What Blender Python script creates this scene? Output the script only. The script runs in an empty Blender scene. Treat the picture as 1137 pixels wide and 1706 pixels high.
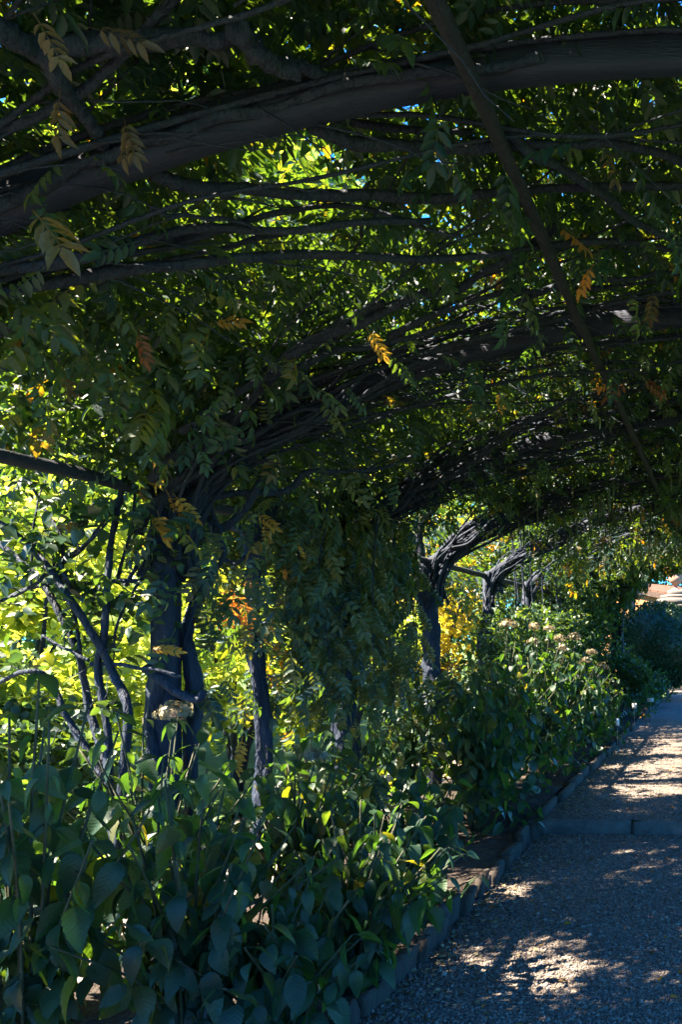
import bpy, math
import numpy as np
from mathutils import Vector, Matrix

rng = np.random.default_rng(11)
SC = bpy.context.scene
COL = SC.collection
R_ = math.radians

# ------------------------------------------------------------------ camera
F, VPX, VPY, EYE = 1400.0, 1210.0, 1060.0, 1.6
IW, IH = 1137.0, 1706.0
cam_d = bpy.data.cameras.new('camera')
cam = bpy.data.objects.new('camera', cam_d)
COL.objects.link(cam)
cam.location = (0, 0, EYE)
cam.rotation_euler = (R_(90), 0, 0)
cam_d.sensor_fit = 'VERTICAL'
cam_d.sensor_height = 36.0
cam_d.lens = F / IH * 36.0
cam_d.shift_x = -(VPX - IW / 2) / IH
cam_d.shift_y = (VPY - IH / 2) / IH
cam_d.clip_start = 0.05
cam_d.clip_end = 500
SC.camera = cam

# ------------------------------------------------------------------ light
SUN = np.array([-0.62, -0.26, 0.0]); SUN_EL = R_(51)
SUN[:2] *= math.cos(SUN_EL) / np.linalg.norm(SUN[:2]); SUN[2] = math.sin(SUN_EL)
world = bpy.data.worlds.new('World'); SC.world = world; world.use_nodes = True
wn = world.node_tree.nodes; wl = world.node_tree.links
sky = wn.new('ShaderNodeTexSky'); sky.sky_type = 'NISHITA'; sky.sun_disc = False
sky.sun_elevation = SUN_EL
sky.sun_rotation = math.atan2(SUN[0], SUN[1])
sky.ozone_density = 6.0; sky.air_density = 1.0; sky.dust_density = 0.2
bg = wn['Background']; bg.inputs['Strength'].default_value = 0.064
tint = wn.new('ShaderNodeMix'); tint.data_type = 'RGBA'; tint.blend_type = 'MULTIPLY'; tint.inputs['Factor'].default_value = 1
tint.inputs['B'].default_value = (.15, .60, 1.0, 1)      # the cool white balance of the photograph, over the whole sky
wl.new(sky.outputs[0], tint.inputs['A']); wl.new(tint.outputs['Result'], bg.inputs['Color'])
sd = bpy.data.lights.new('sun', 'SUN'); sd.energy = 5.0; sd.angle = R_(0.53); sd.color = (1.0, 0.84, 0.64)
so = bpy.data.objects.new('sun', sd); COL.objects.link(so)
so.rotation_euler = Vector(SUN).to_track_quat('Z', 'Y').to_euler()
so.location = (-20, 8, 25)
SC.view_settings.view_transform = 'Standard'
SC.view_settings.look = 'None'
SC.view_settings.exposure = 3.65
SC.view_settings.gamma = 1.0
SC.view_settings.use_curve_mapping = False
SC.cycles.max_bounces = 4
SC.cycles.diffuse_bounces = 2
SC.cycles.glossy_bounces = 2
SC.cycles.transmission_bounces = 2
SC.cycles.use_denoising = True

# ------------------------------------------------------------------ helpers
def at(px, py, d):
    return np.array([(px - VPX) * d / F, d, EYE + (VPY - py) * d / F])

HS, SPR, APX = 2.8, 2.3, 3.2
RV = (HS ** 2 + (APX - SPR) ** 2) / (2 * (APX - SPR)); CZ = APX - RV
AMAX = math.asin(HS / RV)
def vz(x):
    return CZ + np.sqrt(np.maximum(RV ** 2 - np.minimum(np.abs(x), HS + .6) ** 2, 0))
def vault(a, y, off=0.0):
    """a: angle from the crown (negative = far left), y along the tunnel"""
    return np.stack([(RV + off) * np.sin(a), y + 0 * a, CZ + (RV + off) * np.cos(a)], -1)
def on_vault(px, py, off=0.0):
    ds = np.linspace(1.2, 16, 3000)
    X = (px - VPX) * ds / F; Z = EYE + (VPY - py) * ds / F
    g = Z - vz(X) - off
    k = np.where(g >= 0)[0]
    d = ds[k[0]] if len(k) else 6.0
    return at(px, py, d)

def mesh_np(name, V, Fc, mats, smooth=True, tint=None, mi=None):
    V = np.ascontiguousarray(V, np.float32); Fc = np.ascontiguousarray(Fc, np.int32)
    k = Fc.shape[1]
    me = bpy.data.meshes.new(name)
    me.vertices.add(len(V)); me.vertices.foreach_set('co', V.ravel())
    me.loops.add(Fc.size); me.loops.foreach_set('vertex_index', Fc.ravel())
    me.polygons.add(len(Fc)); me.polygons.foreach_set('loop_start', np.arange(0, Fc.size, k, dtype=np.int32))
    if smooth:
        me.polygons.foreach_set('use_smooth', np.ones(len(Fc), bool))
    for m in (mats if isinstance(mats, (list, tuple)) else [mats]):
        me.materials.append(m)
    if mi is not None:
        me.polygons.foreach_set('material_index', np.ascontiguousarray(mi, np.int32))
    if tint is not None:
        a = me.attributes.new('tint', 'FLOAT', 'POINT'); a.data.foreach_set('value', np.ascontiguousarray(tint, np.float32))
    me.update(calc_edges=True)
    return me

def link(name, me, parent=None, label=None, cat=None, group=None, kind=None, mw=None):
    o = bpy.data.objects.new(name, me)
    COL.objects.link(o)
    if parent is not None: o.parent = parent
    if mw is not None: o.matrix_basis = mw
    if label: o['label'] = label
    if cat: o['category'] = cat
    if group: o['group'] = group
    if kind: o['kind'] = kind
    return o
def thing(name, label, cat, loc=(0, 0, 0), group=None):
    o = link(name, None, None, label, cat, group); o.location = loc
    o.empty_display_size = .1
    return o
def part(name, V, Fc, mat, parent, kind=None, smooth=True, tint=None, label=None):
    """mesh given in world coordinates, stored relative to the parent's base"""
    off = np.array(parent.location)
    p = parent.parent
    while p is not None: off = off + np.array(p.location); p = p.parent
    return link(name, mesh_np(name, np.asarray(V) - off, Fc, mat, smooth, tint), parent, kind=kind, label=label)

class MB:
    def __init__(s): s.v = []; s.f = []; s.n = 0
    def add(s, V, Fc):
        V = np.asarray(V, float); Fc = np.asarray(Fc, int)
        s.v.append(V); s.f.append(Fc + s.n); s.n += len(V)
    def get(s): return np.concatenate(s.v), np.concatenate(s.f)

def box(c, h, rot=0.0, bev=0.0):
    """chamfered box as quads (top edges taken in by bev)"""
    hx, hy, hz = h
    b = bev
    rings = [(-hz, 0 if b == 0 else b), (-hz + b, 0), (hz - b, 0), (hz, b)] if b else [(-hz, 0), (hz, 0)]
    V = []
    for z, i in rings:
        V += [(-hx + i, -hy + i, z), (hx - i, -hy + i, z), (hx - i, hy - i, z), (-hx + i, hy - i, z)]
    V = np.array(V); Fq = []
    for r in range(len(rings) - 1):
        for k in range(4):
            a = r * 4 + k; bb = r * 4 + (k + 1) % 4
            Fq.append((a, bb, bb + 4, a + 4))
    Fq.append((3, 2, 1, 0)); t = (len(rings) - 1) * 4; Fq.append((t, t + 1, t + 2, t + 3))
    cr, sr = math.cos(rot), math.sin(rot)
    M = np.array([[cr, -sr, 0], [sr, cr, 0], [0, 0, 1]])
    return V @ M.T + np.array(c), np.array(Fq)

def rough_box(c, h, n=(2, 6, 3), amp=.006, rot=0.0, tilt=0.0):
    """a worn block: subdivided box with softened edges and an uneven surface"""
    vs, fs, c0 = [], [], 0
    keys = {}
    def vid(i, j, k):
        if (i, j, k) not in keys:
            p = np.array([2 * i / n[0] - 1, 2 * j / n[1] - 1, 2 * k / n[2] - 1])
            e = (np.abs(p) > .99).sum()
            q = p * h * (1 if e < 2 else 1) - np.sign(p) * (np.abs(p) > .99) * (0, 0, .006, .010)[e] + rng.normal(0, amp, 3) * np.minimum(1, np.array(h) / .03)
            q[0] += tilt * (q[2] + h[2])
            keys[(i, j, k)] = len(vs); vs.append(q)
        return keys[(i, j, k)]
    for i in range(n[0]):
        for j in range(n[1]):
            for k in (0, n[2]):
                f = [vid(i, j, k), vid(i + 1, j, k), vid(i + 1, j + 1, k), vid(i, j + 1, k)]; fs.append(f if k else f[::-1])
    for i in range(n[0]):
        for k in range(n[2]):
            for j in (0, n[1]):
                f = [vid(i, j, k), vid(i + 1, j, k), vid(i + 1, j, k + 1), vid(i, j, k + 1)]; fs.append(f if not j else f[::-1])
    for j in range(n[1]):
        for k in range(n[2]):
            for i in (0, n[0]):
                f = [vid(i, j, k), vid(i, j + 1, k), vid(i, j + 1, k + 1), vid(i, j, k + 1)]; fs.append(f if i else f[::-1])
    cr, sr = math.cos(rot), math.sin(rot)
    return np.array(vs) @ np.array([[cr, -sr, 0], [sr, cr, 0], [0, 0, 1]]).T + np.array(c), np.array(fs)

def smooth_path(P, n):
    P = np.asarray(P, float)
    if len(P) == 2:
        t = np.linspace(0, 1, n)[:, None]; return P[0] * (1 - t) + P[1] * t
    Q = np.vstack([2 * P[0] - P[1], P, 2 * P[-1] - P[-2]])
    out = []
    ts = np.linspace(0, len(P) - 1 - 1e-6, n)
    for t in ts:
        i = int(t); u = t - i
        p0, p1, p2, p3 = Q[i], Q[i + 1], Q[i + 2], Q[i + 3]
        out.append(.5 * ((2 * p1) + (-p0 + p2) * u + (2 * p0 - 5 * p1 + 4 * p2 - p3) * u * u + (-p0 + 3 * p1 - 3 * p2 + p3) * u ** 3))
    return np.array(out)

def tube(P, r, sides=7, rough=.12, lobes=0, twist=0.0, square=False):
    """quads around a path; r scalar or per-point; closed at both ends by shrinking"""
    P = np.asarray(P, float); n = len(P)
    r = np.broadcast_to(np.asarray(r, float), (n,)).copy()
    T = np.gradient(P, axis=0); T /= np.linalg.norm(T, axis=1)[:, None] + 1e-9
    ref = np.array([0, 0, 1.0]) if abs(T[:, 2]).mean() < .7 else np.array([1.0, 0, 0])
    U = np.cross(T, ref); U /= np.linalg.norm(U, axis=1)[:, None] + 1e-9
    W = np.cross(U, T)
    th = np.linspace(0, 2 * math.pi, sides, endpoint=False)
    rr = np.repeat(r[:, None], sides, 1)
    if rough: rr = rr * (1 + rng.normal(0, rough, rr.shape).clip(-.3, .3))
    if lobes:
        s = np.cumsum(np.r_[0, np.linalg.norm(np.diff(P, axis=0), axis=1)])
        rr = rr * (1 + .22 * np.sin(lobes * th[None] + twist * s[:, None]) + .1 * np.sin((lobes + 2) * th[None] - twist * 1.7 * s[:, None] + 1))
    V = P[:, None] + rr[..., None] * (np.cos(th)[None, :, None] * U[:, None] + np.sin(th)[None, :, None] * W[:, None])
    V = V.reshape(-1, 3)
    k = np.arange(sides); k2 = (k + 1) % sides
    Fq = (np.arange(n - 1)[:, None, None] * sides + np.stack([k, k2, k2 + sides, k + sides], -1)[None]).reshape(-1, 4)
    # caps: collapse an extra ring onto the end points
    e = len(V)
    V = np.vstack([V, np.repeat(P[:1], sides, 0) + 1e-4 * (V[:sides] - P[0]) / max(r[0], 1e-4), np.repeat(P[-1:], sides, 0) + 1e-4 * (V[-sides:] - P[-1]) / max(r[-1], 1e-4)])
    c0 = np.stack([e + k, e + k2, k2, k], -1)
    l = (n - 1) * sides
    c1 = np.stack([l + k, l + k2, e + sides + k2, e + sides + k], -1)
    return V, np.vstack([Fq, c0, c1])

def vnoise(x, y, seed=0):
    """smooth value noise in [0,1], vectorised"""
    xi = np.floor(x).astype(int); yi = np.floor(y).astype(int); u = x - xi; v = y - yi
    u = u * u * (3 - 2 * u); v = v * v * (3 - 2 * v)
    def h(a, b):
        n = (a * 374761393 + b * 668265263 + seed * 974711) & 0x7fffffff
        n = ((n ^ (n >> 13)) * 1274126177) & 0x7fffffff
        return ((n ^ (n >> 16)) & 0xffff) / 65535.0
    return (h(xi, yi) * (1 - u) + h(xi + 1, yi) * u) * (1 - v) + (h(xi, yi + 1) * (1 - u) + h(xi + 1, yi + 1) * u) * v

def unit(a): return a / (np.linalg.norm(a, axis=-1, keepdims=True) + 1e-9)
def frames(xd, up):
    x = unit(xd); y = unit(np.cross(up, x)); z = np.cross(x, y)
    return np.stack([x, y, z], -1)
def scatter(T, pos, xd, up, sc, tint=None, jit=.25):
    """copies of template T=(V,F) at pos; returns V,F,tint"""
    TV, TF, TP = T
    N, n = len(pos), len(TV)
    M = frames(xd, up)
    V = np.einsum('nij,vj->nvi', M, TV) * np.asarray(sc)[:, None, None] + pos[:, None]
    Fc = (np.arange(N)[:, None, None] * n + TF[None]).reshape(-1, 3)
    if tint is None: tint = rng.random(N)
    tt = tint[:, None] + (rng.random((N, TP.max() + 1)) - .5)[:, TP] * jit
    return V.reshape(-1, 3), Fc, tt.ravel()

# ------------------------------------------------------------------ materials
def new_mat(name):
    m = bpy.data.materials.new(name); m.use_nodes = True
    nt = m.node_tree; nt.nodes.clear()
    return m, nt, nt.nodes, nt.links
def ramp(nodes, stops):
    r = nodes.new('ShaderNodeValToRGB')
    el = r.color_ramp.elements
    while len(el) < len(stops): el.new(.5)
    for e, (p, c) in zip(el, stops): e.position = p; e.color = (*c, 1)
    return r

def leaf_mat(name, stops, trans=.5, tcol=(1.6, 1.7, .55), rough=.42, spec=.35, use='tint', veins=False):
    m, nt, N, L = new_mat(name)
    out = N.new('ShaderNodeOutputMaterial')
    if use == 'tint':
        a = N.new('ShaderNodeAttribute'); a.attribute_name = 'tint'; fac = a.outputs['Fac']
    else:
        a = N.new('ShaderNodeObjectInfo'); fac = a.outputs['Random']
    rp = ramp(N, stops); L.new(fac, rp.inputs[0])
    tc = N.new('ShaderNodeTexCoord'); nz = N.new('ShaderNodeTexNoise'); nz.inputs['Scale'].default_value = 30
    L.new(tc.outputs['Object'], nz.inputs['Vector'])
    hs = N.new('ShaderNodeHueSaturation'); L.new(rp.outputs[0], hs.inputs['Color'])
    mr = N.new('ShaderNodeMapRange'); mr.inputs['To Min'].default_value = .6; mr.inputs['To Max'].default_value = 1.4
    L.new(nz.outputs['Fac'], mr.inputs['Value']); L.new(mr.outputs[0], hs.inputs['Value'])
    base = hs.outputs[0]
    bs = N.new('ShaderNodeBsdfPrincipled'); bs.inputs['Roughness'].default_value = rough
    bs.inputs['Specular IOR Level'].default_value = spec
    L.new(base, bs.inputs['Base Color'])
    tr = N.new('ShaderNodeBsdfTranslucent')
    mul = N.new('ShaderNodeMix'); mul.data_type = 'RGBA'; mul.blend_type = 'MULTIPLY'; mul.inputs['Factor'].default_value = 1
    mul.clamp_result = False
    L.new(base, mul.inputs['A']); mul.inputs['B'].default_value = (*tcol, 1)
    L.new(mul.outputs['Result'], tr.inputs['Color'])
    if veins:
        # side veins: chevron bands in the leaf's own length/width coordinates, as relief and thicker (less see-through) tissue
        sp = N.new('ShaderNodeSeparateXYZ'); L.new(tc.outputs['Object'], sp.inputs[0])
        ab = N.new('ShaderNodeMath'); ab.operation = 'ABSOLUTE'; L.new(sp.outputs['Y'], ab.inputs[0])
        k1 = N.new('ShaderNodeMath'); k1.operation = 'MULTIPLY_ADD'; k1.inputs[1].default_value = -.8
        L.new(ab.outputs[0], k1.inputs[0]); L.new(sp.outputs['X'], k1.inputs[2])
        k2 = N.new('ShaderNodeMath'); k2.operation = 'MULTIPLY'; k2.inputs[1].default_value = 62.0; L.new(k1.outputs[0], k2.inputs[0])
        sn = N.new('ShaderNodeMath'); sn.operation = 'SINE'; L.new(k2.outputs[0], sn.inputs[0])
        fine = N.new('ShaderNodeTexVoronoi'); fine.inputs['Scale'].default_value = 45; L.new(tc.outputs['Object'], fine.inputs['Vector'])
        ad = N.new('ShaderNodeMath'); ad.operation = 'MULTIPLY_ADD'; ad.inputs[1].default_value = .35
        L.new(fine.outputs['Distance'], ad.inputs[0]); L.new(sn.outputs[0], ad.inputs[2])
        bp = N.new('ShaderNodeBump'); bp.inputs['Strength'].default_value = .09; bp.inputs['Distance'].default_value = .01
        L.new(ad.outputs[0], bp.inputs['Height']); L.new(bp.outputs[0], bs.inputs['Normal']); L.new(bp.outputs[0], tr.inputs['Normal'])
    mx = N.new('ShaderNodeMixShader'); mx.inputs[0].default_value = trans
    L.new(bs.outputs[0], mx.inputs[1]); L.new(tr.outputs[0], mx.inputs[2]); L.new(mx.outputs[0], out.inputs[0])
    return m

def solid_mat(name, c1, c2, scale=8, rough=.85, bump=.4, bscale=40, stretch=(1, 1, 1), spec=.3, c3=None, dist=.01):
    m, nt, N, L = new_mat(name)
    out = N.new('ShaderNodeOutputMaterial'); bs = N.new('ShaderNodeBsdfPrincipled')
    tc = N.new('ShaderNodeTexCoord'); mp = N.new('ShaderNodeMapping'); mp.inputs['Scale'].default_value = stretch
    L.new(tc.outputs['Object'], mp.inputs[0])
    nz = N.new('ShaderNodeTexNoise'); nz.inputs['Scale'].default_value = scale; nz.inputs['Detail'].default_value = 6
    nz.inputs['Roughness'].default_value = .65
    L.new(mp.outputs[0], nz.inputs['Vector'])
    st = [(.3, c1), (.7, c2)] if c3 is None else [(.25, c1), (.55, c2), (.75, c3)]
    rp = ramp(N, st); L.new(nz.outputs['Fac'], rp.inputs[0]); L.new(rp.outputs[0], bs.inputs['Base Color'])
    bs.inputs['Roughness'].default_value = rough; bs.inputs['Specular IOR Level'].default_value = spec
    n2 = N.new('ShaderNodeTexNoise'); n2.inputs['Scale'].default_value = bscale; n2.inputs['Detail'].default_value = 5
    L.new(mp.outputs[0], n2.inputs['Vector'])
    bp = N.new('ShaderNodeBump'); bp.inputs['Strength'].default_value = bump; bp.inputs['Distance'].default_value = dist
    L.new(n2.outputs['Fac'], bp.inputs['Height']); L.new(bp.outputs[0], bs.inputs['Normal'])
    L.new(bs.outputs[0], out.inputs[0])
    return m

def gravel_mat(name, cols, scale=70):
    m, nt, N, L = new_mat(name)
    out = N.new('ShaderNodeOutputMaterial'); bs = N.new('ShaderNodeBsdfPrincipled')
    tc = N.new('ShaderNodeTexCoord')
    vo = N.new('ShaderNodeTexVoronoi'); vo.inputs['Scale'].default_value = scale; L.new(tc.outputs['Object'], vo.inputs['Vector'])
    sp = N.new('ShaderNodeSeparateColor'); L.new(vo.outputs['Color'], sp.inputs[0])
    rp = ramp(N, cols); L.new(sp.outputs[0], rp.inputs[0])
    nz = N.new('ShaderNodeTexNoise'); nz.inputs['Scale'].default_value = 1.7; nz.inputs['Detail'].default_value = 7
    L.new(tc.outputs['Object'], nz.inputs['Vector'])
    mr = N.new('ShaderNodeMapRange'); mr.inputs['To Min'].default_value = .65; mr.inputs['To Max'].default_value = 1.3
    L.new(nz.outputs['Fac'], mr.inputs['Value'])
    hs = N.new('ShaderNodeHueSaturation'); L.new(rp.outputs[0], hs.inputs['Color']); L.new(mr.outputs[0], hs.inputs['Value'])
    L.new(hs.outputs[0], bs.inputs['Base Color']); bs.inputs['Roughness'].default_value = .9
    bp = N.new('ShaderNodeBump'); bp.inputs['Strength'].default_value = 1; bp.inputs['Distance'].default_value = .012; bp.invert = True
    L.new(vo.outputs['Distance'], bp.inputs['Height']); L.new(bp.outputs[0], bs.inputs['Normal'])
    L.new(bs.outputs[0], out.inputs[0])
    return m

def pebble_mat(name, cols):
    m, nt, N, L = new_mat(name)
    out = N.new('ShaderNodeOutputMaterial'); bs = N.new('ShaderNodeBsdfPrincipled')
    a = N.new('ShaderNodeAttribute'); a.attribute_name = 'tint'
    rp = ramp(N, cols); L.new(a.outputs['Fac'], rp.inputs[0]); L.new(rp.outputs[0], bs.inputs['Base Color'])
    bs.inputs['Roughness'].default_value = .8
    L.new(bs.outputs[0], out.inputs[0])
    return m

STONES = [(0, (.038, .032, .027)), (.3, (.076, .063, .053)), (.6, (.118, .096, .080)), (.85, (.18, .15, .13)), (1, (.076, .053, .041))]
M = dict(
    gravel=gravel_mat('path_gravel', STONES), pebble=pebble_mat('pebbles', STONES),
    ground=gravel_mat('garden_gravel', [(0, (.11, .09, .075)), (.5, (.16, .135, .118)), (1, (.22, .19, .17))], 40),
    soil=solid_mat('soil', (.016, .012, .010), (.05, .036, .028), 18, .95, 1, 60, dist=.03),
    lawn=solid_mat('lawn', (.04, .09, .015), (.09, .15, .03), 6, .9, 1, 90, dist=.03),
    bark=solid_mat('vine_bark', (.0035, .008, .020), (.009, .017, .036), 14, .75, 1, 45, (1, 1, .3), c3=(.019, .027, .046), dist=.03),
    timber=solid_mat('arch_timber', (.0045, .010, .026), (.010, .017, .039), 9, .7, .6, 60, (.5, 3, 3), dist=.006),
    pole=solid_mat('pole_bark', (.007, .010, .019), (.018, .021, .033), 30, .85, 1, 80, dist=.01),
    twig=solid_mat('green_twig', (.022, .030, .014), (.05, .046, .022), 20, .7, .3, 60),
    edge=solid_mat('edging_timber', (.012, .010, .009), (.042, .034, .028), 6, .9, .9, 30, (6, 6, .8), c3=(.028, .026, .020), dist=.01),
    kerb=solid_mat('kerb_stone', (.045, .043, .042), (.10, .095, .09), 12, .9, .7, 70, dist=.006),
    ochre=solid_mat('ochre_render', (.22, .10, .04), (.28, .15, .062), 2.5, .9, .3, 40),
    tile=solid_mat('roof_tile', (.07, .03, .02), (.13, .055, .035), 5, .85, .4, 40),
    darkwood=solid_mat('dark_eave', (.03, .018, .014), (.06, .04, .03), 10, .7, .3, 40),
    stone=solid_mat('weathered_stone', (.055, .05, .046), (.105, .097, .089), 7, .9, .7, 40, c3=(.08, .07, .06), dist=.008),
    terra=solid_mat('terracotta', (.24, .12, .075), (.34, .20, .14), 8, .85, .3, 40),
    white=solid_mat('white_plate', (.36, .36, .355), (.44, .44, .43), 12, .5, .05, 40),
    metal=solid_mat('label_stake', (.10, .10, .10), (.16, .16, .15), 12, .5, .1, 40),
    glass=solid_mat('dark_pane', (.02, .025, .03), (.03, .035, .04), 3, .1, 0, 40, spec=.6),
    pod=solid_mat('seed_pod', (.03, .042, .018), (.065, .064, .03), 25, .6, .4, 90),
    flower=leaf_mat('dry_flower', [(0, (.08, .055, .04)), (.5, (.14, .12, .07)), (1, (.24, .21, .14))], .3, (1.2, 1.15, .9)),
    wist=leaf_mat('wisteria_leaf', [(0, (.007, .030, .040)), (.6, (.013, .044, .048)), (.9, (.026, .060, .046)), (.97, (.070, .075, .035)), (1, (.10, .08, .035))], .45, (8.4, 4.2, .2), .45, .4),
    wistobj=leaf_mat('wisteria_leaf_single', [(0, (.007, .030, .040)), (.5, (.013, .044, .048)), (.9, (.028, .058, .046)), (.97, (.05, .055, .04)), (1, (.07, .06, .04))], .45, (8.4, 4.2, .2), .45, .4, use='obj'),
    olive=leaf_mat('olive_leaf', [(0, (.04, .065, .028)), (.6, (.065, .082, .03)), (1, (.12, .11, .034))], .42, (2.0, 1.8, .4)),
    yellow=leaf_mat('yellow_leaf', [(0, (.22, .13, .025)), (1, (.33, .21, .036))], .5, (1.35, 1.25, .7), use='obj'),
    orange=leaf_mat('orange_leaf', [(0, (.42, .15, .03)), (1, (.52, .25, .05))], .5, (1.45, 1.2, .7), use='obj'),
    rust=leaf_mat('rust_leaf', [(0, (.12, .042, .02)), (1, (.20, .07, .028))], .4, (1.3, 1.1, .7), use='obj'),
    brown=leaf_mat('brown_leaf', [(0, (.065, .045, .025)), (1, (.11, .078, .038))], .4, (1.3, 1.2, .7), use='obj'),
    hyd=leaf_mat('hydrangea_leaf', [(0, (.008, .026, .019)), (.6, (.014, .040, .023)), (.93, (.026, .056, .025)), (1, (.06, .064, .024))], .42, (6.0, 4.6, .4), .45, .32, use='obj', veins=True),
    hydmass=leaf_mat('hydrangea_leaf_mass', [(0, (.010, .032, .024)), (.6, (.020, .052, .030)), (1, (.045, .080, .034))], .45, (4.4, 3.2, .4), .42, .5),
    ivy=leaf_mat('ivy_leaf', [(0, (.012, .036, .026)), (.6, (.026, .064, .032)), (1, (.055, .10, .036))], .45, (4.0, 2.8, .4), .42, .5),
    lime=leaf_mat('lime_leaf', [(0, (.06, .12, .03)), (.6, (.15, .22, .05)), (1, (.29, .33, .10))], .5, (3.6, 2.9, .9)),
    gold=leaf_mat('golden_leaf', [(0, (.30, .25, .03)), (.6, (.42, .35, .05)), (1, (.40, .38, .09))], .5, (1.9, 1.8, .6)),
    grey=leaf_mat('grey_green_leaf', [(0, (.10, .15, .11)), (1, (.22, .28, .21))], .3, (1.3, 1.3, .9)),
    yew=leaf_mat('clipped_leaf', [(0, (.012, .035, .012)), (1, (.035, .07, .02))], .25, (1.6, 1.6, .7)),
)

# ------------------------------------------------------------------ setting
SUNXY = SUN[:2] / SUN[2]
YK = 6.86            # kerb across the path
UP = 0.085           # the ground beyond it is this much higher
EDGE = -1.53
def sheet(name, xs, ys, zf, mat, kind='structure', smooth=True):
    X, Y = np.meshgrid(xs, ys); Z = zf(X, Y)
    V = np.stack([X, Y, Z], -1).reshape(-1, 3); nx, ny = len(xs), len(ys)
    i = (np.arange(ny - 1)[:, None] * nx + np.arange(nx - 1)[None]).ravel()
    Fq = np.stack([i, i + 1, i + nx + 1, i + nx], -1)
    return link(name, mesh_np(name, V, Fq, mat, smooth), kind=kind)
wob = lambda X, Y: .012 * (vnoise(X * 2.3, Y * 2.3, 3) - .5) + .006 * (vnoise(X * 7, Y * 7, 4) - .5)
g = sheet('ground', np.r_[-300, -120, -60, -30, np.linspace(-16, 16, 33), 30, 60, 120, 300], np.r_[-60, -20, np.linspace(-6, 40, 47), 60, 120, 300],
          lambda X, Y: -.06 + 0 * X, M['lawn'])
gp = sheet('garden_path', np.linspace(-4.4, -2.95, 20), np.linspace(-4, 30, 140), lambda X, Y: -.045 + wob(X, Y), M['ground'])
pv = sheet('path_end', np.linspace(-3.2, 6, 20), np.linspace(34, 60, 20), lambda X, Y: .03 + 0 * X, M['gravel'])
p1 = sheet('path', np.linspace(-1.52, 1.6, 60), np.linspace(-5, YK - .06, 200), lambda X, Y: wob(X, Y), M['gravel'])
p2 = sheet('path_upper', np.linspace(-1.52, 1.6, 40), np.linspace(YK + .06, 34, 260), lambda X, Y: UP + wob(X, Y), M['gravel'])
def soilz(X, Y):
    return np.where(Y < YK, .06, .14) + .05 * (vnoise(X * 3, Y * 3, 8) - .5) + .03 * (vnoise(X * 11, Y * 11, 9) - .5) - .22 * np.clip((-2.85 - X) / .3, 0, 1)
b1 = sheet('soil_bed', np.linspace(-3.25, EDGE - .03, 50), np.linspace(-5, 22, 420), soilz, M['soil'])
b2 = sheet('soil_bed', np.linspace(1.62, 3.2, 12), np.linspace(-5, 22, 60), lambda X, Y: .06 + .04 * (vnoise(X * 3, Y * 3, 8) - .5), M['soil'])
lawn = sheet('lawn', np.linspace(-16, -4.42, 24), np.linspace(-4, 40, 80), lambda X, Y: .0 + .04 * (vnoise(X * .8, Y * .8, 5) - .5), M['lawn'])

kb = thing('kerb', 'low grey stone kerb stepping across the gravel path', 'kerb', (0, YK, 0)); kb['kind'] = 'structure'; del kb['category']
xs = [-1.62, -.76, .16, 1.04, 1.66]
for a, b in zip(xs[:-1], xs[1:]):
    V, Fq = rough_box(((a + b) / 2, YK + rng.normal(0, .006), .008), ((b - a) / 2 - .004, .055, .086 + rng.normal(0, .004)), (14, 2, 3), .004, rng.normal(0, .006))
    part('kerb_stone', V, Fq, M['kerb'], kb, smooth=False)

# timber edging along the bed: uneven upright boards and stubs, one by one
ed = thing('bed_edging', 'weathered uneven timber boards edging the planting bed before the kerb', 'edging', (EDGE, 4.9, 0))
y = 2.4
while y < YK - .1:
    L = rng.choice([rng.uniform(.07, .12), rng.uniform(.2, .42)]); L = min(L, YK - .07 - y)
    hh = rng.uniform(.06, .15)
    V, Fq = rough_box((EDGE + rng.normal(0, .014), y + L / 2, hh / 2 - .03), (.022 + rng.uniform(0, .016), L / 2 - .005, hh / 2 + .03), (2, max(2, int(L / .05)), 3), .005, rng.normal(0, .07), rng.normal(.05, .12))
    part('board', V, Fq, M['edge'], ed, smooth=False)
    y += L
ed2 = thing('bed_edging', 'low dark timber edging of the bed beyond the kerb', 'edging', (EDGE, 12, UP))
y = YK + .08
while y < 20:
    L = rng.uniform(.4, .8); hh = rng.uniform(.06, .10)
    V, Fq = box((EDGE + rng.normal(0, .01), y + L / 2, UP + hh / 2 - .03), (.025, L / 2 - .005, hh / 2 + .03), rng.normal(0, .015), .008)
    part('board', V, Fq, M['edge'], ed2, smooth=False)
    y += L

# loose pebbles on the path
OCT = np.array([[1, 0, 0], [0, 1, 0], [-1, 0, 0], [0, -1, 0], [0, 0, 1], [0, 0, -1.]])
OCF = np.array([[0, 1, 4], [1, 2, 4], [2, 3, 4], [3, 0, 4], [1, 0, 5], [2, 1, 5], [3, 2, 5], [0, 3, 5]])
def pebbles(name, n, x0, x1, y0, y1, z0, smin, smax, label):
    yy = y0 + (y1 - y0) * rng.random(n) ** 1.3; xx = rng.uniform(x0, x1, n)
    s = rng.uniform(smin, smax, n) * (1 + .6 * (rng.random(n) > .96))
    V = OCT[None] * (s[:, None, None] * rng.uniform(.55, 1.15, (n, 6, 1)))
    V[..., 2] *= .6
    th = rng.uniform(0, 6.28, n); c, sn = np.cos(th)[:, None], np.sin(th)[:, None]
    x, y_ = V[..., 0] * c - V[..., 1] * sn, V[..., 0] * sn + V[..., 1] * c
    V = np.stack([x + xx[:, None], y_ + yy[:, None], V[..., 2] + (z0 + wob(xx, yy) + s * .25)[:, None]], -1).reshape(-1, 3)
    Fc = (np.arange(n)[:, None, None] * 6 + OCF[None]).reshape(-1, 3)
    me = mesh_np(name, V, Fc, M['pebble'], False, np.repeat(rng.random(n), 6))
    return link(name, me, None, label, 'gravel', kind='stuff')
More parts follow.
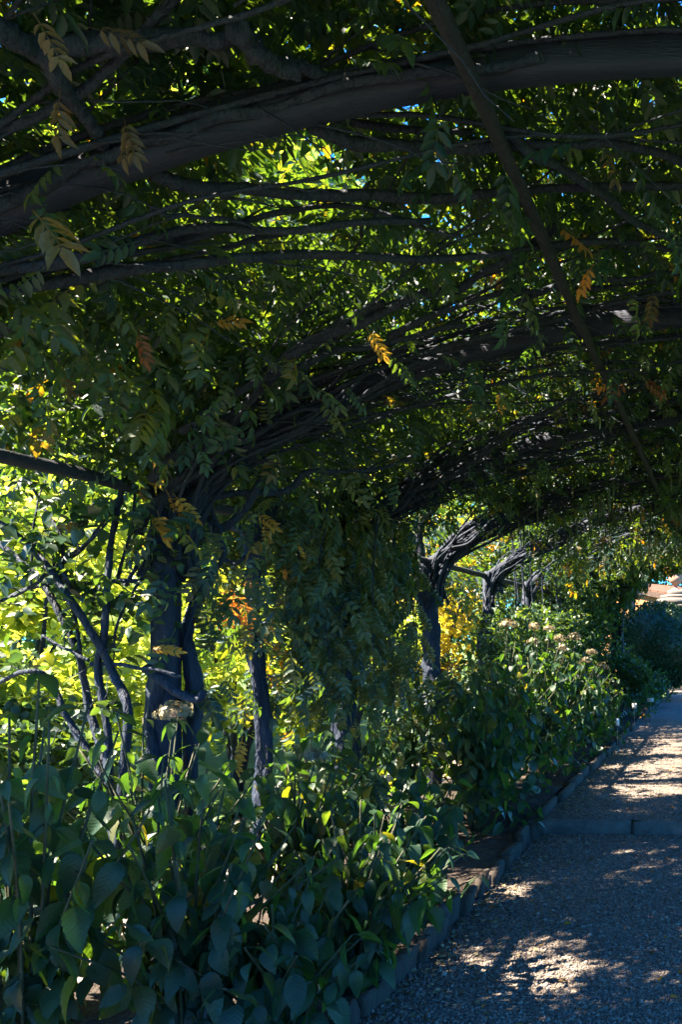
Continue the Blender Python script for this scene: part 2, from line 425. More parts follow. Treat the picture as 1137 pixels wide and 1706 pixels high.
pebbles('gravel', 32000, -1.5, .25, 3.0, YK - .07, 0, .004, .011, 'loose grey pebbles on the path before the kerb')
pebbles('gravel', 900, -1.5, .25, 3.0, YK - .1, 0, .010, .018, 'larger stones scattered over the gravel path')
pebbles('gravel', 15000, -1.5, .1, YK + .07, 13, UP, .005, .011, 'loose grey pebbles on the path beyond the kerb')

# ------------------------------------------------------------------ pergola
pg = thing('pergola', 'dark arched timber pergola spanning the gravel path', 'pergola', (0, 6, 0))
ARCH = [.4, 2.3, 4.2, 6.1, 8.0, 9.9, 11.8, 13.7, 15.6]
for yy in ARCH:
    a = np.linspace(-AMAX, AMAX, 44)
    hw, hh = .038, .05
    ring = np.array([(-hw, -hh + .012), (-hw + .012, -hh), (hw - .012, -hh), (hw, -hh + .012), (hw, hh - .012), (hw - .012, hh), (-hw + .012, hh), (-hw, hh - .012)])
    j = rng.normal(0, .003, (44, 8))
    V = np.stack([vault(a, 0, o[1])[:, :] * [1, 0, 1] + np.array([0, yy + o[0], 0]) + j[:, k:k + 1] for k, o in enumerate(ring)], 1).reshape(-1, 3)
    k = np.arange(8); k2 = (k + 1) % 8
    Fq = (np.arange(43)[:, None, None] * 8 + np.stack([k, k2, k2 + 8, k + 8], -1)[None]).reshape(-1, 4)
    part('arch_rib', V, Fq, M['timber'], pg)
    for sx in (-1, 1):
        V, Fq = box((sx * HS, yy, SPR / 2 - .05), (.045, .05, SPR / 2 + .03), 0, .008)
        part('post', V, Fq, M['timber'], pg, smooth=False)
def wobble(P, amp, f=1.0):
    n = len(P); s = np.linspace(0, n * .13 * f, n)
    off = np.stack([vnoise(s, np.full(n, rng.uniform(0, 99)), 1) - .5 for _ in range(3)], -1) * 2 * amp
    return P + off
for X, r in ((-.67, .023), (.75, .023), (-HS - .02, .030), (HS + .02, .030)):
    ys = np.linspace(0, 15.8, 90)
    z = float(vz(X)) - (.095 if abs(X) < 2 else -.02)
    P = np.stack([np.full(90, X), ys, np.full(90, z)], -1)
    V, Fq = tube(wobble(P, .012), r, 9, .09)
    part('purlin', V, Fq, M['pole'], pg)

# ------------------------------------------------------------------ foliage templates
def leaflet(simple):
    if simple:
        V = np.array([[0, 0, 0], [.42, .21, .07], [1, 0, -.10], [.42, -.21, .07]]); Fc = np.array([[0, 2, 1], [0, 3, 2]])
    else:
        V = np.array([[0, 0, 0], [.26, .19, .06], [.64, .17, .03], [1, 0, -.16], [.64, -.17, .03], [.26, -.19, .06], [.48, 0, -.03]])
        Fc = np.array([[0, 6, 1], [1, 6, 2], [2, 6, 3], [0, 5, 6], [5, 4, 6], [4, 3, 6]])
    return V, Fc
def compound(simple, n=5, seed=0):
    """a pinnate leaf of unit length along +x, leaflets hanging from both sides"""
    r = np.random.default_rng(seed); LV, LF = leaflet(simple)
    vs, fs, ps = [], [], []; c = 0
    w = .007
    q = 2 if simple else 4
    xs = np.linspace(0, .8, q); zs = -.18 * xs ** 2
    RV_ = np.array([[x, s * w, z] for x, z in zip(xs, zs) for s in (-1, 1)])
    RF = []
    for i in range(q - 1): RF += [[2 * i, 2 * i + 2, 2 * i + 1], [2 * i + 1, 2 * i + 2, 2 * i + 3]]
    vs.append(RV_); fs.append(np.array(RF)); ps.append(np.zeros(2 * q, int)); c = 2 * q
    k = 1
    spots = [(x, s) for x in np.linspace(.22, .76, n) for s in (-1, 1)] + [(.8, 0)]
    for x, s in spots:
        l = r.uniform(.25, .32) * (1 if s else 1.15) * (1 if n > 3 else 1.3) * (.85 if x < .3 else 1)
        yaw = s * R_(r.uniform(48, 66)) + R_(r.normal(0, 5)); pit = -R_(r.uniform(12, 40)); rol = R_(r.normal(0, 14))
        Rm = np.array(Matrix.Rotation(yaw, 3, 'Z') @ Matrix.Rotation(-pit, 3, 'Y') @ Matrix.Rotation(rol, 3, 'X'))
        V = (LV * l) @ Rm.T + np.array([x, 0, -.18 * x * x])
        vs.append(V); fs.append(LF + c); ps.append(np.full(len(LV), k)); c += len(LV); k += 1
    return np.vstack(vs), np.vstack(fs), np.concatenate(ps)
CN = [compound(False, 5, s) for s in (1, 2, 3)] + [compound(False, 4, 4)]
CF = [compound(True, 5, s) for s in (5, 6, 7)]
CX = [compound(True, 3, s) for s in (8, 9, 10)]
SV, SF = leaflet(False); SINGLE = (SV * np.array([1, 1.6, 1]), SF, np.zeros(len(SV), int))
SV2, SF2 = leaflet(True); SINGLE2 = (SV2 * np.array([1, 1.7, 1]), SF2, np.zeros(len(SV2), int))
def sprig(seed, n=6, simple=True):
    r = np.random.default_rng(seed); T = SINGLE2 if simple else SINGLE
    vs, fs, ps = [], [], []; c = 0
    for k in range(n):
        yaw = r.uniform(0, 6.28); pit = R_(r.uniform(-10, 55)); rol = R_(r.normal(0, 30))
        Rm = np.array(Matrix.Rotation(yaw, 3, 'Z') @ Matrix.Rotation(pit, 3, 'Y') @ Matrix.Rotation(rol, 3, 'X'))
        V = (T[0] * r.uniform(.35, .6)) @ Rm.T + r.uniform(-.35, .35, 3)
        vs.append(V); fs.append(T[1] + c); ps.append(np.full(len(T[0]), k)); c += len(T[0])
    return np.vstack(vs), np.vstack(fs), np.concatenate(ps)
SPRIG = [sprig(s) for s in (21, 22, 23)]
SPRIGN = [sprig(s, 6, False) for s in (31, 32, 33)]

def rand_dirs(n, zlo, zhi):
    th = rng.uniform(0, 2 * math.pi, n); z = rng.uniform(zlo, zhi, n); c = np.sqrt(1 - z * z)
    return np.stack([np.cos(th) * c, np.sin(th) * c, z], -1)
def multi(Ts, pos, xd, up, sc, tint, jit=.25):
    """scatter with a random template for each"""
    k = rng.integers(0, len(Ts), len(pos)); vs, fs, ts = [], [], []; c = 0
    for i, T in enumerate(Ts):
        m = k == i
        if not m.any(): continue
        V, Fc, t = scatter(T, pos[m], xd[m], up[m], sc[m], tint[m], jit)
        vs.append(V); fs.append(Fc + c); ts.append(t); c += len(V)
    return np.vstack(vs), np.vstack(fs), np.concatenate(ts)

# gaps in the foliage through which the sun reaches the ground: (x, y, z of the lit spot, rx, ry, share of leaves removed)
GAPS = [(-.88, 4.05, 0, .30, .32, 1.0), (-.68, 8.35, UP, .38, .42, 1.0), (-.75, 10.6, UP, .7, .9, .75), (-.7, 13.0, UP, .8, 1.4, .7),
        (-1.75, 9.8, 1.2, .45, 1.3, .93), (-1.7, 11.5, .9, .4, 1.0, .9), (-2.45, 4.5, 0, .5, .8, .8), (-2.1, 4.2, .5, .35, .5, .8), (-2.3, 5.0, .4, .4, .5, .7),
        (-3.0, 8.0, .1, .6, .8, .8), (-2.78, 4.7, 1.83, .28, .26, 1.0), (-2.66, 4.0, 2.2, .12, .12, .8),
        (-1.85, 9.3, 1.45, .5, 1.3, 1.0), (-1.85, 10.9, 1.2, .5, 1.0, 1.0), (-1.0, 10.4, 2.5, .6, .9, .7), (-1.5, 12.0, 2.4, .6, .9, .75), (-.7, 13.2, 2.6, .5, .8, .7)]
def sunlit_gap(P):
    kill = np.zeros(len(P), bool)
    for gx, gy, gz, rx, ry, q in GAPS:
        t = (P[:, 2] - gz) / SUN[2]
        x = P[:, 0] - SUN[0] * t - gx; y = P[:, 1] - SUN[1] * t - gy
        n = vnoise(x * 6 + 40, y * 9 + 40, 17)
        rr = (x / rx) ** 2 + (y / ry) ** 2
        kill |= (rr < .9 + 1.5 * n) & (rng.random(len(P)) < q) & (t > .3)
    return kill

# ------------------------------------------------------------------ wisteria vines
VY = [2.25, 4.2, 6.1, 8.0, 9.9, 11.8, 13.7, 15.4]
VLAB = ['wisteria vine at the frame edge whose stems fill the top of the canopy',
        'wisteria with thick twisted trunk beside the bright garden opening, yellow leaves hanging from it',
        'wisteria with olive leaf curtain hanging between the two nearest trunks',
        'wisteria with forked trunk standing dark against the golden shrub',
        'wisteria beyond the golden gap with long seed pods hanging',
        'wisteria over the sunlit hydrangeas with a pale bare branch',
        'wisteria on the second last arch, sprays lit lime green',
        'wisteria hanging dark over the far end of the tunnel']
VINES = []
for i, (yy, lab) in enumerate(zip(VY, VLAB)):
    VINES.append(thing('wisteria_vine', lab, 'vine', (-HS + .1, yy, .05), 'wisteria vines trained over the pergola'))
def vine_of(y): return VINES[int(np.argmin(np.abs(np.array(VY) - y)))]

def add_branch(P, r, vine, sides=7, rough=.12, n=None, name='branch'):
    n = n or max(6, int(len(P)))
    V, Fq = tube(P, r, sides, rough)
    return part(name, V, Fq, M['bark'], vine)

# trunks (traced heights, wandering round their posts)
def trunk(vine, pts, r0, r1, n=46, lobes=3, tw=5.0, sides=14):
    P = wobble(smooth_path(pts, n), .03, 1.3)
    V, Fq = tube(P, np.linspace(r0, r1, n) * (1 + .10 * np.sin(np.linspace(0, 9, n))), sides, .09, lobes, tw)
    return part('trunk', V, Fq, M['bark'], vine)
trunk(VINES[0], [(-2.75, 2.2, 0), (-2.7, 2.25, .8), (-2.76, 2.3, 1.6), (-2.72, 2.3, 2.35)], .09, .06)
trunk(VINES[1], [at(262, 1560, 4.15), at(268, 1330, 4.15), at(255, 1190, 4.18), at(272, 1060, 4.12), at(285, 960, 4.15), at(272, 880, 4.15), at(290, 800, 4.2), at(330, 740, 4.25)], .05, .04)
trunk(VINES[1], [at(325, 1530, 4.3), at(322, 1250, 4.3), at(328, 1150, 4.28), at(312, 1060, 4.3), at(330, 990, 4.35), at(320, 900, 4.3), at(345, 820, 4.3)], .034, .028, 40, 2)
trunk(VINES[2], [at(440, 1400, 5.2), at(432, 1200, 5.2), at(425, 1060, 5.2), at(432, 960, 5.2), at(440, 870, 5.2), at(470, 800, 5.25)], .042, .036, 40)
trunk(VINES[2], [at(575, 1420, 6.1), at(580, 1250, 6.1), at(560, 1100, 6.1), at(570, 980, 6.1), at(560, 880, 6.1), at(600, 800, 6.1)], .07, .05)
trunk(VINES[3], [at(722, 1340, 8.0), at(718, 1180, 8.0), at(722, 1090, 8.0), at(712, 1020, 8.0), at(706, 965, 8.0), at(716, 935, 8.0)], .085, .075)
for i, k in ((4, 9.9), (5, 11.8), (6, 13.7), (7, 15.5)):
    trunk(VINES[i], [(-2.86, k, 0), (-2.84, k + .05, .9), (-2.88, k, 1.6), (-2.8, k, 2.35)], .055, .04, 30)
fork = VINES[3]
for pts, r0, r1 in (([(712, 1010), (690, 975), (676, 960), (668, 945)], .03, .012), ([(712, 1000), (726, 950), (742, 915), (775, 880), (830, 850)], .055, .03),
                    ([(706, 960), (700, 920), (700, 880), (730, 840)], .05, .03)):
    P = wobble(smooth_path([at(x, y, 8.0) for x, y in pts], 18), .01)
    add_branch(P, np.linspace(r0, r1, 18), fork, 9)
# looping side stems of the near trunk
for pts, d, r0, r1 in (([(300, 930), (340, 900), (380, 870), (405, 850), (440, 790)], 4.4, .024, .018), ([(345, 860), (365, 895), (375, 925), (352, 955), (330, 985)], 4.4, .016, .012),
                       ([(372, 880), (400, 882), (415, 915), (425, 960)], 4.9, .020, .017), ([(372, 930), (395, 938), (418, 925), (440, 930)], 4.5, .014, .008),
                       ([(240, 1110), (290, 1150), (325, 1165), (340, 1150)], 4.1, .026, .018), ([(330, 800), (350, 850), (370, 890)], 4.35, .013, .011),
                       ([(325, 1000), (300, 1100), (280, 1180)], 4.25, .008, .006), ([(150, 1105), (230, 1110), (300, 1125)], 4.0, .010, .008)):
    P = wobble(smooth_path([at(x, y, d) for x, y in pts], 22), .012, 1.4)
    add_branch(P, np.linspace(r0, r1, 22), VINES[1], 8)

# stems lying over the arches near the camera
NEAR = [([(-60, 360), (130, 285), (220, 248), (330, 215), (480, 175), (700, 118), (900, 100)], .02, -.03), ([(250, 290), (330, 305), (450, 318), (570, 322), (720, 332), (900, 318), (1137, 312), (1300, 330)], .021, -.03),
        ([(520, 215), (650, 243), (750, 245), (850, 235), (1000, 245), (1137, 268)], .020, -.04), ([(40, 90), (200, 72), (330, 62), (400, 65), (440, 90), (520, 120), (640, 135), (760, 105), (900, 95)], .024, .02),
        ([(-60, 20), (30, 70), (80, 105), (110, 150), (160, 215), (190, 260)], .026, .0), ([(390, 50), (440, 90), (500, 115)], .03, -.02), ([(840, 220), (950, 290), (1050, 360), (1150, 415)], .020, -.06), ([(250, 345), (330, 362), (400, 370), (480, 385)], .008, -.09),
        ([(480, 590), (600, 535), (690, 495), (760, 482), (840, 440), (930, 380)], .021, -.05), ([(250, 800), (330, 730), (400, 680), (480, 600), (560, 545), (640, 500)], .022, -.03),
        ([(300, 720), (420, 640), (520, 600), (640, 570), (780, 540)], .018, -.03), ([(0, 560), (90, 500), (200, 455), (330, 420), (480, 395)], .012, -.02), ([(-30, 470), (100, 430), (250, 400), (400, 380)], .014, 0),
        ([(860, 500), (960, 470), (1060, 460), (1160, 455)], .014, -.03), ([(650, 560), (780, 500), (900, 480), (1000, 480)], .014, -.03)]
for pts, r, off in NEAR:
    Q = np.array([on_vault(x, y, off) for x, y in pts]); n = 14 + 6 * len(pts)
    P = wobble(smooth_path(Q, n), .015, 1.5)
    add_branch(P, .85 * r * np.linspace(1.1, .75, n) * (1 + .12 * np.sin(np.linspace(0, 15, n))), vine_of(P[n // 2, 1]), 9)

# stems fanned from every trunk over the arches
twigs = {id(v): MB() for v in VINES}
for i, (v, yy) in enumerate(zip(VINES, VY)):
    ns = (16, 40, 44, 38, 24, 16, 12, 8)[i]
    for k in range(ns):
        a1 = rng.uniform(-.28, .34) if rng.random() < .7 else rng.uniform(-.45, -.15)
        n = 44; t = np.linspace(0, 1, n)
        a = -AMAX * 1.0 + (a1 + AMAX) * t
        drift = rng.normal(0, .75)
        y = yy + rng.normal(0, .08) + drift * t ** 1.3 + .16 * (vnoise(t * 5, np.full(n, k * 7.1 + i), 5) - .5)
        off = rng.uniform(-.10, .10) * np.minimum(1, t * 4) + .09 * (vnoise(t * 6, np.full(n, k * 3.3 + i * 50), 6) - .5)
        P = vault(a, y, 0); nrm = unit(np.stack([np.sin(a), 0 * a, np.cos(a)], -1)); P = P + nrm * off[:, None]
        # rise out of the trunk
        base = np.array([-HS + rng.normal(.05, .06), yy + rng.normal(0, .06), rng.uniform(1.85, 2.2)])
        w = np.clip(1 - t / .16, 0, 1)[:, None] ** 1.5
        P = P * (1 - w) + (base + (P - base) * (t[:, None] / .16).clip(0, 1) * .8) * w
        r0 = rng.choice([.006, .009, .013, .019], p=[.40, .34, .19, .07])
        add_branch(wobble(P, .035, 1.4), r0 * np.linspace(1.2, .5, n), v, 6)
        # side twigs
        for _ in range(7):
            j = rng.integers(8, n - 2); L = rng.uniform(.15, .55)
            d = unit((P[j + 1] - P[j]) * 4 / np.linalg.norm(P[j + 1] - P[j]) * .3 + rng.normal(0, .5, 3) + np.array([0, 0, -.15]))
            tt = np.linspace(0, 1, 7)[:, None]
            Q = P[j] + d * L * tt + np.array([0, 0, -.12]) * tt ** 2 * L + rng.normal(0, .008, (7, 3)) * tt
            V, Fq = tube(Q, np.linspace(.0045, .0015, 7), 4, 0)
            twigs[id(v)].add(V, Fq)
for v in VINES:
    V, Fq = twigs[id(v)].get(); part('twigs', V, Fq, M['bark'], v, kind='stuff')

# leaves over the vault ------------------------------------------------
def canopy_points(dens, y0, y1, olo, ohi, x0=-HS - .35, x1=HS):
    a0, a1 = math.asin(max(-.99, x0 / RV)), math.asin(x1 / RV)
    n = int(dens * (a1 - a0) * RV * (y1 - y0))
    a = rng.uniform(a0, a1, n); y = rng.uniform(y0, y1, n); o = rng.uniform(olo, ohi, n)
    return vault(a, y, o), a, y
HOLE = on_vault(495, 278, 0)            # the ragged opening in the canopy
HOLE2 = on_vault(750, 112, .05)
GAPDIR = unit(np.array([-.50, 1.0, .56]))
def density(P):
    x, y, z = P.T
    u = x / np.maximum(y, .5)
    f = .50 + .75 * vnoise(x * 1.7 + 9, y * 1.7 + 3, 23) ** 1.2
    # thinner band on the flank over the first garden opening
    f *= 1.05 - .50 * np.exp(-((x + 1.45) / .75) ** 2) * np.clip((y - 2.9) / .8, 0, 1)
    f *= np.where((y > 8), .6, 1.0)
    f *= 1 - .5 * np.exp(-((x + 1.0) / .9) ** 2 - ((y - 12.5) / 2.0) ** 2)
    return f
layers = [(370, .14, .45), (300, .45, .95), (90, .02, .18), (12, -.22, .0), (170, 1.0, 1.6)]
LV_, LP = [], []
store = {id(v): dict(pos=[], xd=[], up=[], sc=[], tn=[]) for v in VINES}
for li, (dens, olo, ohi) in enumerate(layers):
    P, a, y = canopy_points(dens * 1.15, .2, 16.2, olo, ohi)
    m = rng.random(len(P)) < (density(P) if li != 4 else .95) * np.where(P[:, 0] > .7, .12, 1)
    rel = P - HOLE; along = rel @ GAPDIR; lat = rel - along[:, None] * GAPDIR      # an oblique clearing, widest across the tunnel
    hole = ((lat[:, 0] / .34) ** 2 + (lat[:, 1] / .22) ** 2 + (lat[:, 2] / .22) ** 2 < .75 + .7 * (rng.random(len(P)) - .5)) & (along > -.4) & (along < 2.5)
    m &= ~(hole & (rng.random(len(P)) < (1, .97, 1, 1, .5)[li]))
    m &= ~((li in (2, 3)) & (P[:, 1] < 2.15))
    m &= ~sunlit_gap(P)
    P = P[m]; n = len(P)
    if li in (0, 1, 4): xd = rand_dirs(n, -.4, .2)
    else: xd = rand_dirs(n, -.9, -.1)
    up = np.array([0, 0, 1.0]) + rng.normal(0, .35, (n, 3))
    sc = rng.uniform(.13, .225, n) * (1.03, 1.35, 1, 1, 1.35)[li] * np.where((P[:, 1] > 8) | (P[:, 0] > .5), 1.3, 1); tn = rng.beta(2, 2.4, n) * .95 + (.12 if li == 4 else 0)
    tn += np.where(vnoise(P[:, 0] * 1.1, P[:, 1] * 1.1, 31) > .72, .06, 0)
    idx = np.argmin(np.abs(np.array(VY)[None] - P[:, 1:2]), 1)
    for i, v in enumerate(VINES):
        s = store[id(v)]; q = idx == i
        s['pos'].append(P[q]); s['xd'].append(xd[q]); s['up'].append(up[q]); s['sc'].append(sc[q]); s['tn'].append(tn[q])

# hanging side curtains along the post line ------------------------------
def curtain(y0, y1, z0, z1, n, tint=(0, .9), thick=.28, xc=-HS, hang=True):
    y = rng.uniform(y0, y1, n); z = z0 + (z1 - z0) * rng.random(n); x = xc + rng.normal(0, thick, n)
    P = np.stack([x, y, z], -1)
    k = vnoise(y * 2.2 + 7, z * 2.2 + 50, 41) > .30
    P = P[k]; P = P[~sunlit_gap(P)]; n = len(P)
    xd = rand_dirs(n, -.98, -.55) if hang else rand_dirs(n, -.6, .3)
    up = np.stack([rng.normal(.7, .5, n), rng.normal(-.7, .5, n), rng.normal(.4, .3, n)], -1)
    return P, xd, up, rng.uniform(.15, .25, n), rng.uniform(*tint, n)
def put(v, c):
    s = store[id(v)]
    for k, a in zip(('pos', 'xd', 'up', 'sc', 'tn'), c): s[k].append(a)
put(VINES[0], curtain(1.2, 3.4, 2.45, 3.0, 560))
put(VINES[0], curtain(2.0, 3.8, 2.62, 2.9, 130, xc=-2.3))
put(VINES[1], curtain(3.2, 5.2, 2.5, 2.95, 420))
put(VINES[1], curtain(4.2, 5.0, 1.0, 2.1, 26))
put(VINES[2], curtain(5.0, 6.9, 1.2, 2.6, 800, thick=.2))
put(VINES[3], curtain(6.9, 9.0, 2.5, 2.8, 260))
put(VINES[4], curtain(9.0, 11, 2.1, 2.8, 420))
put(VINES[5], curtain(10.9, 12.8, 1.0, 2.7, 420))
put(VINES[6], curtain(12.7, 14.7, .8, 2.7, 420))
put(VINES[7], curtain(14.6, 16.4, .6, 2.8, 560))
put(VINES[1], curtain(3.95, 4.6, .95, 2.3, 150, thick=.12, xc=-2.66))
put(VINES[3], curtain(7.7, 8.3, .4, 1.45, 110, thick=.12, xc=-2.66))
n = 330      # sprays hanging under the far arches
P = np.stack([rng.uniform(-2.2, -.3, n), rng.uniform(9.3, 14, n), np.zeros(n)], -1); P[:, 2] = vz(P[:, 0]) - rng.uniform(.02, .4, n)
put(VINES[5], (P, rand_dirs(n, -.98, -.4), np.stack([rng.normal(0, .5, n), rng.normal(-.8, .3, n), rng.normal(.4, .3, n)], -1), rng.uniform(.16, .26, n), rng.uniform(.45, .93, n)))
# end of the tunnel: foliage hanging from the last arch over the path
n = 1700
P = np.stack([rng.uniform(-2.8, 1.5, n), rng.normal(15.9, .25, n), np.zeros(n)], -1)
P[:, 2] = vz(P[:, 0]) - rng.random(n) ** 1.4 * (.03 + 1.0 * np.clip(-P[:, 0] - 1.45, 0, 1.2))
put(VINES[7], (P, rand_dirs(n, -.98, -.5), np.stack([rng.normal(0, .5, n), rng.normal(-.8, .3, n), rng.normal(.4, .3, n)], -1), rng.uniform(.22, .34, n), rng.uniform(0, .6, n)))
# pieces of hanging olive curtain, large fern-like sprays close together
STR = [(rng.uniform(5.0, 7.2), -HS + .12 + rng.normal(0, .14), rng.uniform(.7, 1.7)) for _ in range(30)]
op, ox, ou, os_, ot = [], [], [], [], []
for ys_, xs_, zl in STR:
    P = wobble(np.stack([np.full(14, xs_), np.full(14, ys_), np.linspace(2.5, zl + .1, 14)], -1), .05, 1.5)
    V, Fq = tube(P, np.linspace(.006, .002, 14), 5, .1); part('shoot', V, Fq, M['bark'], VINES[2])
    for q in range(int((2.5 - zl) * 19)):
        p = P[rng.integers(0, 14)] + rng.normal(0, .035, 3); a = rng.uniform(0, 6.28)
        op.append(p); ox.append((math.cos(a) * .55, math.sin(a) * .55, -rng.uniform(.5, 1.2))); ou.append((rng.normal(.6, .5), rng.normal(-.7, .5), rng.normal(.5, .3))); os_.append(rng.uniform(.14, .24)); ot.append(rng.uniform(0, .9))
oc = tuple(np.array(a) for a in (op, ox, ou, os_, ot))
k = ~sunlit_gap(oc[0]); oc = tuple(a[k] for a in oc)
k = rng.permutation(len(oc[0])); oc = tuple(a[k] for a in oc)


def in_frame(P, pad=0):
    d = np.maximum(P[:, 1], .01); px = VPX + P[:, 0] / d * F; py = VPY - (P[:, 2] - EYE) / d * F
    return (px > -pad) & (px < IW + pad) & (py > -pad) & (py < IH + pad) & (P[:, 1] > .5)
LEAFME = [mesh_np('wisteria_leaf', T[0], T[1], M['wistobj'], False) for T in CN]
def mat4(pos, xd, up, sc):
    Fm = frames(xd[None], up[None])[0]
    m = np.eye(4); m[:3, :3] = Fm * sc; m[:3, 3] = pos
    return Matrix(m.tolist())
def place(name, me, parent, pos, xd, up, sc):
    loc = np.array(parent.location)
    return link(name, me, parent, mw=mat4(np.asarray(pos) - loc, np.asarray(xd, float), np.asarray(up, float), sc))
for i, v in enumerate(VINES):
    s = {k: np.concatenate(a) for k, a in store[id(v)].items()}
    P = s['pos']
    # the leaves that show largest: hanging below the vault, in frame, near
    below = (P[:, 2] < vz(P[:, 0]) + .03) & in_frame(P) & (s['tn'] < .88)
    order = np.argsort(P[:, 1] + 1e3 * ~below)
    nb = min((170, 200, 180, 130, 90, 60, 50, 50)[i], int(below.sum()))
    pick = order[:nb]
    rest = np.ones(len(P), bool); rest[pick] = False
    for j in pick:
        place('leaf', LEAFME[rng.integers(0, len(LEAFME))], v, P[j], s['xd'][j], s['up'][j], s['sc'][j])
    near = rest & (P[:, 1] < 4.8) & (P[:, 2] < vz(P[:, 0]) + .26)
    top = rest & ~near & ((P[:, 2] > vz(P[:, 0]) + .42) | (P[:, 1] > 7) | (P[:, 1] < 1.6) | (P[:, 0] > .5))
    far = rest & ~near & ~top
    mb_v, mb_f, mb_t = [], [], []; c = 0
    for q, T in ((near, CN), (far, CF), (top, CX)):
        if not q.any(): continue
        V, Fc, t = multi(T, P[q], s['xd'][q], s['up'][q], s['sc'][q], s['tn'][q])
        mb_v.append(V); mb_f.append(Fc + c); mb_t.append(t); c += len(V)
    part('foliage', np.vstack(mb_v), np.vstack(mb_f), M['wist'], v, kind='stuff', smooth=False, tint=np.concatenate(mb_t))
# the olive curtain: larger sprays as single leaves on vine 2, the smaller rest joined
OLV = [mesh_np('wisteria_leaf', T[0], T[1], leaf_mat('olive_leaf_single', [(0, (.04, .062, .028)), (.6, (.062, .08, .03)), (1, (.11, .10, .034))], .42, (2.0, 1.8, .4), use='obj'), False) for T in CN[:3]]
for j in range(len(oc[0])):
    if j < 110: place('leaf', OLV[j % 3], VINES[2], oc[0][j], oc[1][j], oc[2][j], oc[3][j] * 1.15)
V, Fc, t = multi(CN, *[a[110:] for a in oc[:4]], oc[4][110:])
part('foliage', V, Fc, M['olive'], VINES[2], kind='stuff', smooth=False, tint=t)

# coloured autumn leaves that stand out
COLME = {c: [mesh_np('wisteria_leaf', T[0], T[1], M[c], False) for T in CN[:3]] for c in ('yellow', 'orange', 'rust', 'brown')}
def colour_leaf(px, py, d, col, sc, ang=-80, vine=None, k=0):
    """ang: direction of the leaf as seen (0 = to the right, -90 = hanging)"""
    p = at(px, py, d) if d else on_vault(px, py, -.12)
    a = R_(ang); xd = np.array([math.cos(a), rng.normal(0, .2), math.sin(a)])
    up = np.array([rng.normal(0, .2), -1, .25])
    o = place('leaf', COLME[col][k % 3], vine or vine_of(p[1]), p, xd, up, sc)
    o['label'] = {'yellow': 'yellow', 'orange': 'orange', 'rust': 'rust red', 'brown': 'dull brown'}[col] + ' autumn leaf'
for k, (px, py, d, col, sc, ang) in enumerate([
        (245, 745, 4.0, 'yellow', .16, -60), (265, 765, 4.0, 'yellow', .14, -100), (276, 815, 4.0, 'yellow', .20, -75), (288, 822, 4.0, 'yellow', .17, -55), (250, 855, 4.0, 'yellow', .15, -60), (236, 790, 4.0, 'yellow', .14, -110),
        (262, 850, 4.0, 'yellow', .17, -78), (425, 855, 4.7, 'yellow', .16, -35), (440, 868, 4.7, 'yellow', .15, -95), (255, 1078, 3.95, 'yellow', .13, -10), (245, 1085, 3.95, 'yellow', .10, 10), (405, 1225, 4.3, 'yellow', .15, -95), (392, 1250, 4.3, 'yellow', .13, -80),
        (362, 975, 4.7, 'orange', .21, -50), (380, 980, 4.7, 'orange', .21, -80), (392, 985, 4.7, 'orange', .21, -65), (400, 970, 4.7, 'orange', .11, -10), (372, 990, 4.7, 'orange', .21, -100), (385, 1000, 4.7, 'orange', .21, -70),
        (495, 905, 5.0, 'yellow', .10, -80), (475, 945, 5.0, 'orange', .07, -90), (885, 775, 7.5, 'yellow', .2, -160), (940, 760, 8.0, 'yellow', .2, -90), (830, 650, None, 'yellow', .12, -80),
        (1050, 635, None, 'rust', .2, -150), (1070, 630, None, 'rust', .18, -30), (1030, 640, None, 'orange', .14, -170), (230, 545, None, 'rust', .13, -80), 
        (610, 545, None, 'yellow', .15, -60), (350, 540, None, 'yellow', .13, 10), 
        (205, 195, None, 'brown', .12, -70), (215, 205, None, 'brown', .11, -95), (100, 150, None, 'brown', .13, -95), (145, 45, None, 'brown', .13, -10), (55, 20, None, 'brown', .12, -60), 
        (105, 610, None, 'brown', .12, -100), (990, 440, None, 'orange', .14, -120), (1090, 480, None, 'brown', .15, -95),
        (730, 735, 7.0, 'yellow', .14, -60), (1120, 760, 8.5, 'yellow', .2, -70)]):
    colour_leaf(px, py, d, col, sc, ang, k=k)

# seed pods hanging from the far arches
PT = np.array([[0, 0, 0], [.004, .002, -.03], [0, .003, -.09], [.004, 0, -.15], [0, 0, -.185]])
Vp, Fp = tube(smooth_path(PT, 9), [.002, .0035, .007, .009, .010, .0095, .010, .007, .002], 6, .03)
PODME = mesh_np('seed_pod', Vp, Fp, M['pod'])
for k in range(130):
    x = rng.uniform(-1.9, -.25); y = rng.uniform(6.8, 14.5)
    z = float(vz(x)) - rng.uniform(.02, .3)
    o = link('seed_pod', PODME, vine_of(y), mw=Matrix.Translation(Vector((x, y, z)) - vine_of(y).location) @ Matrix.Rotation(rng.uniform(0, 6), 4, 'Z') @ Matrix.Scale(rng.uniform(.7, 1.35), 4))
# one pale bare branch in a sun shaft near the far end
P = wobble(smooth_path([at(1020, 870, 10.5), at(1055, 845, 10.5), at(1085, 825, 10.5), at(1112, 795, 10.6)], 20), .01)
add_branch(P, np.linspace(.012, .016, 20), VINES[5], 7)

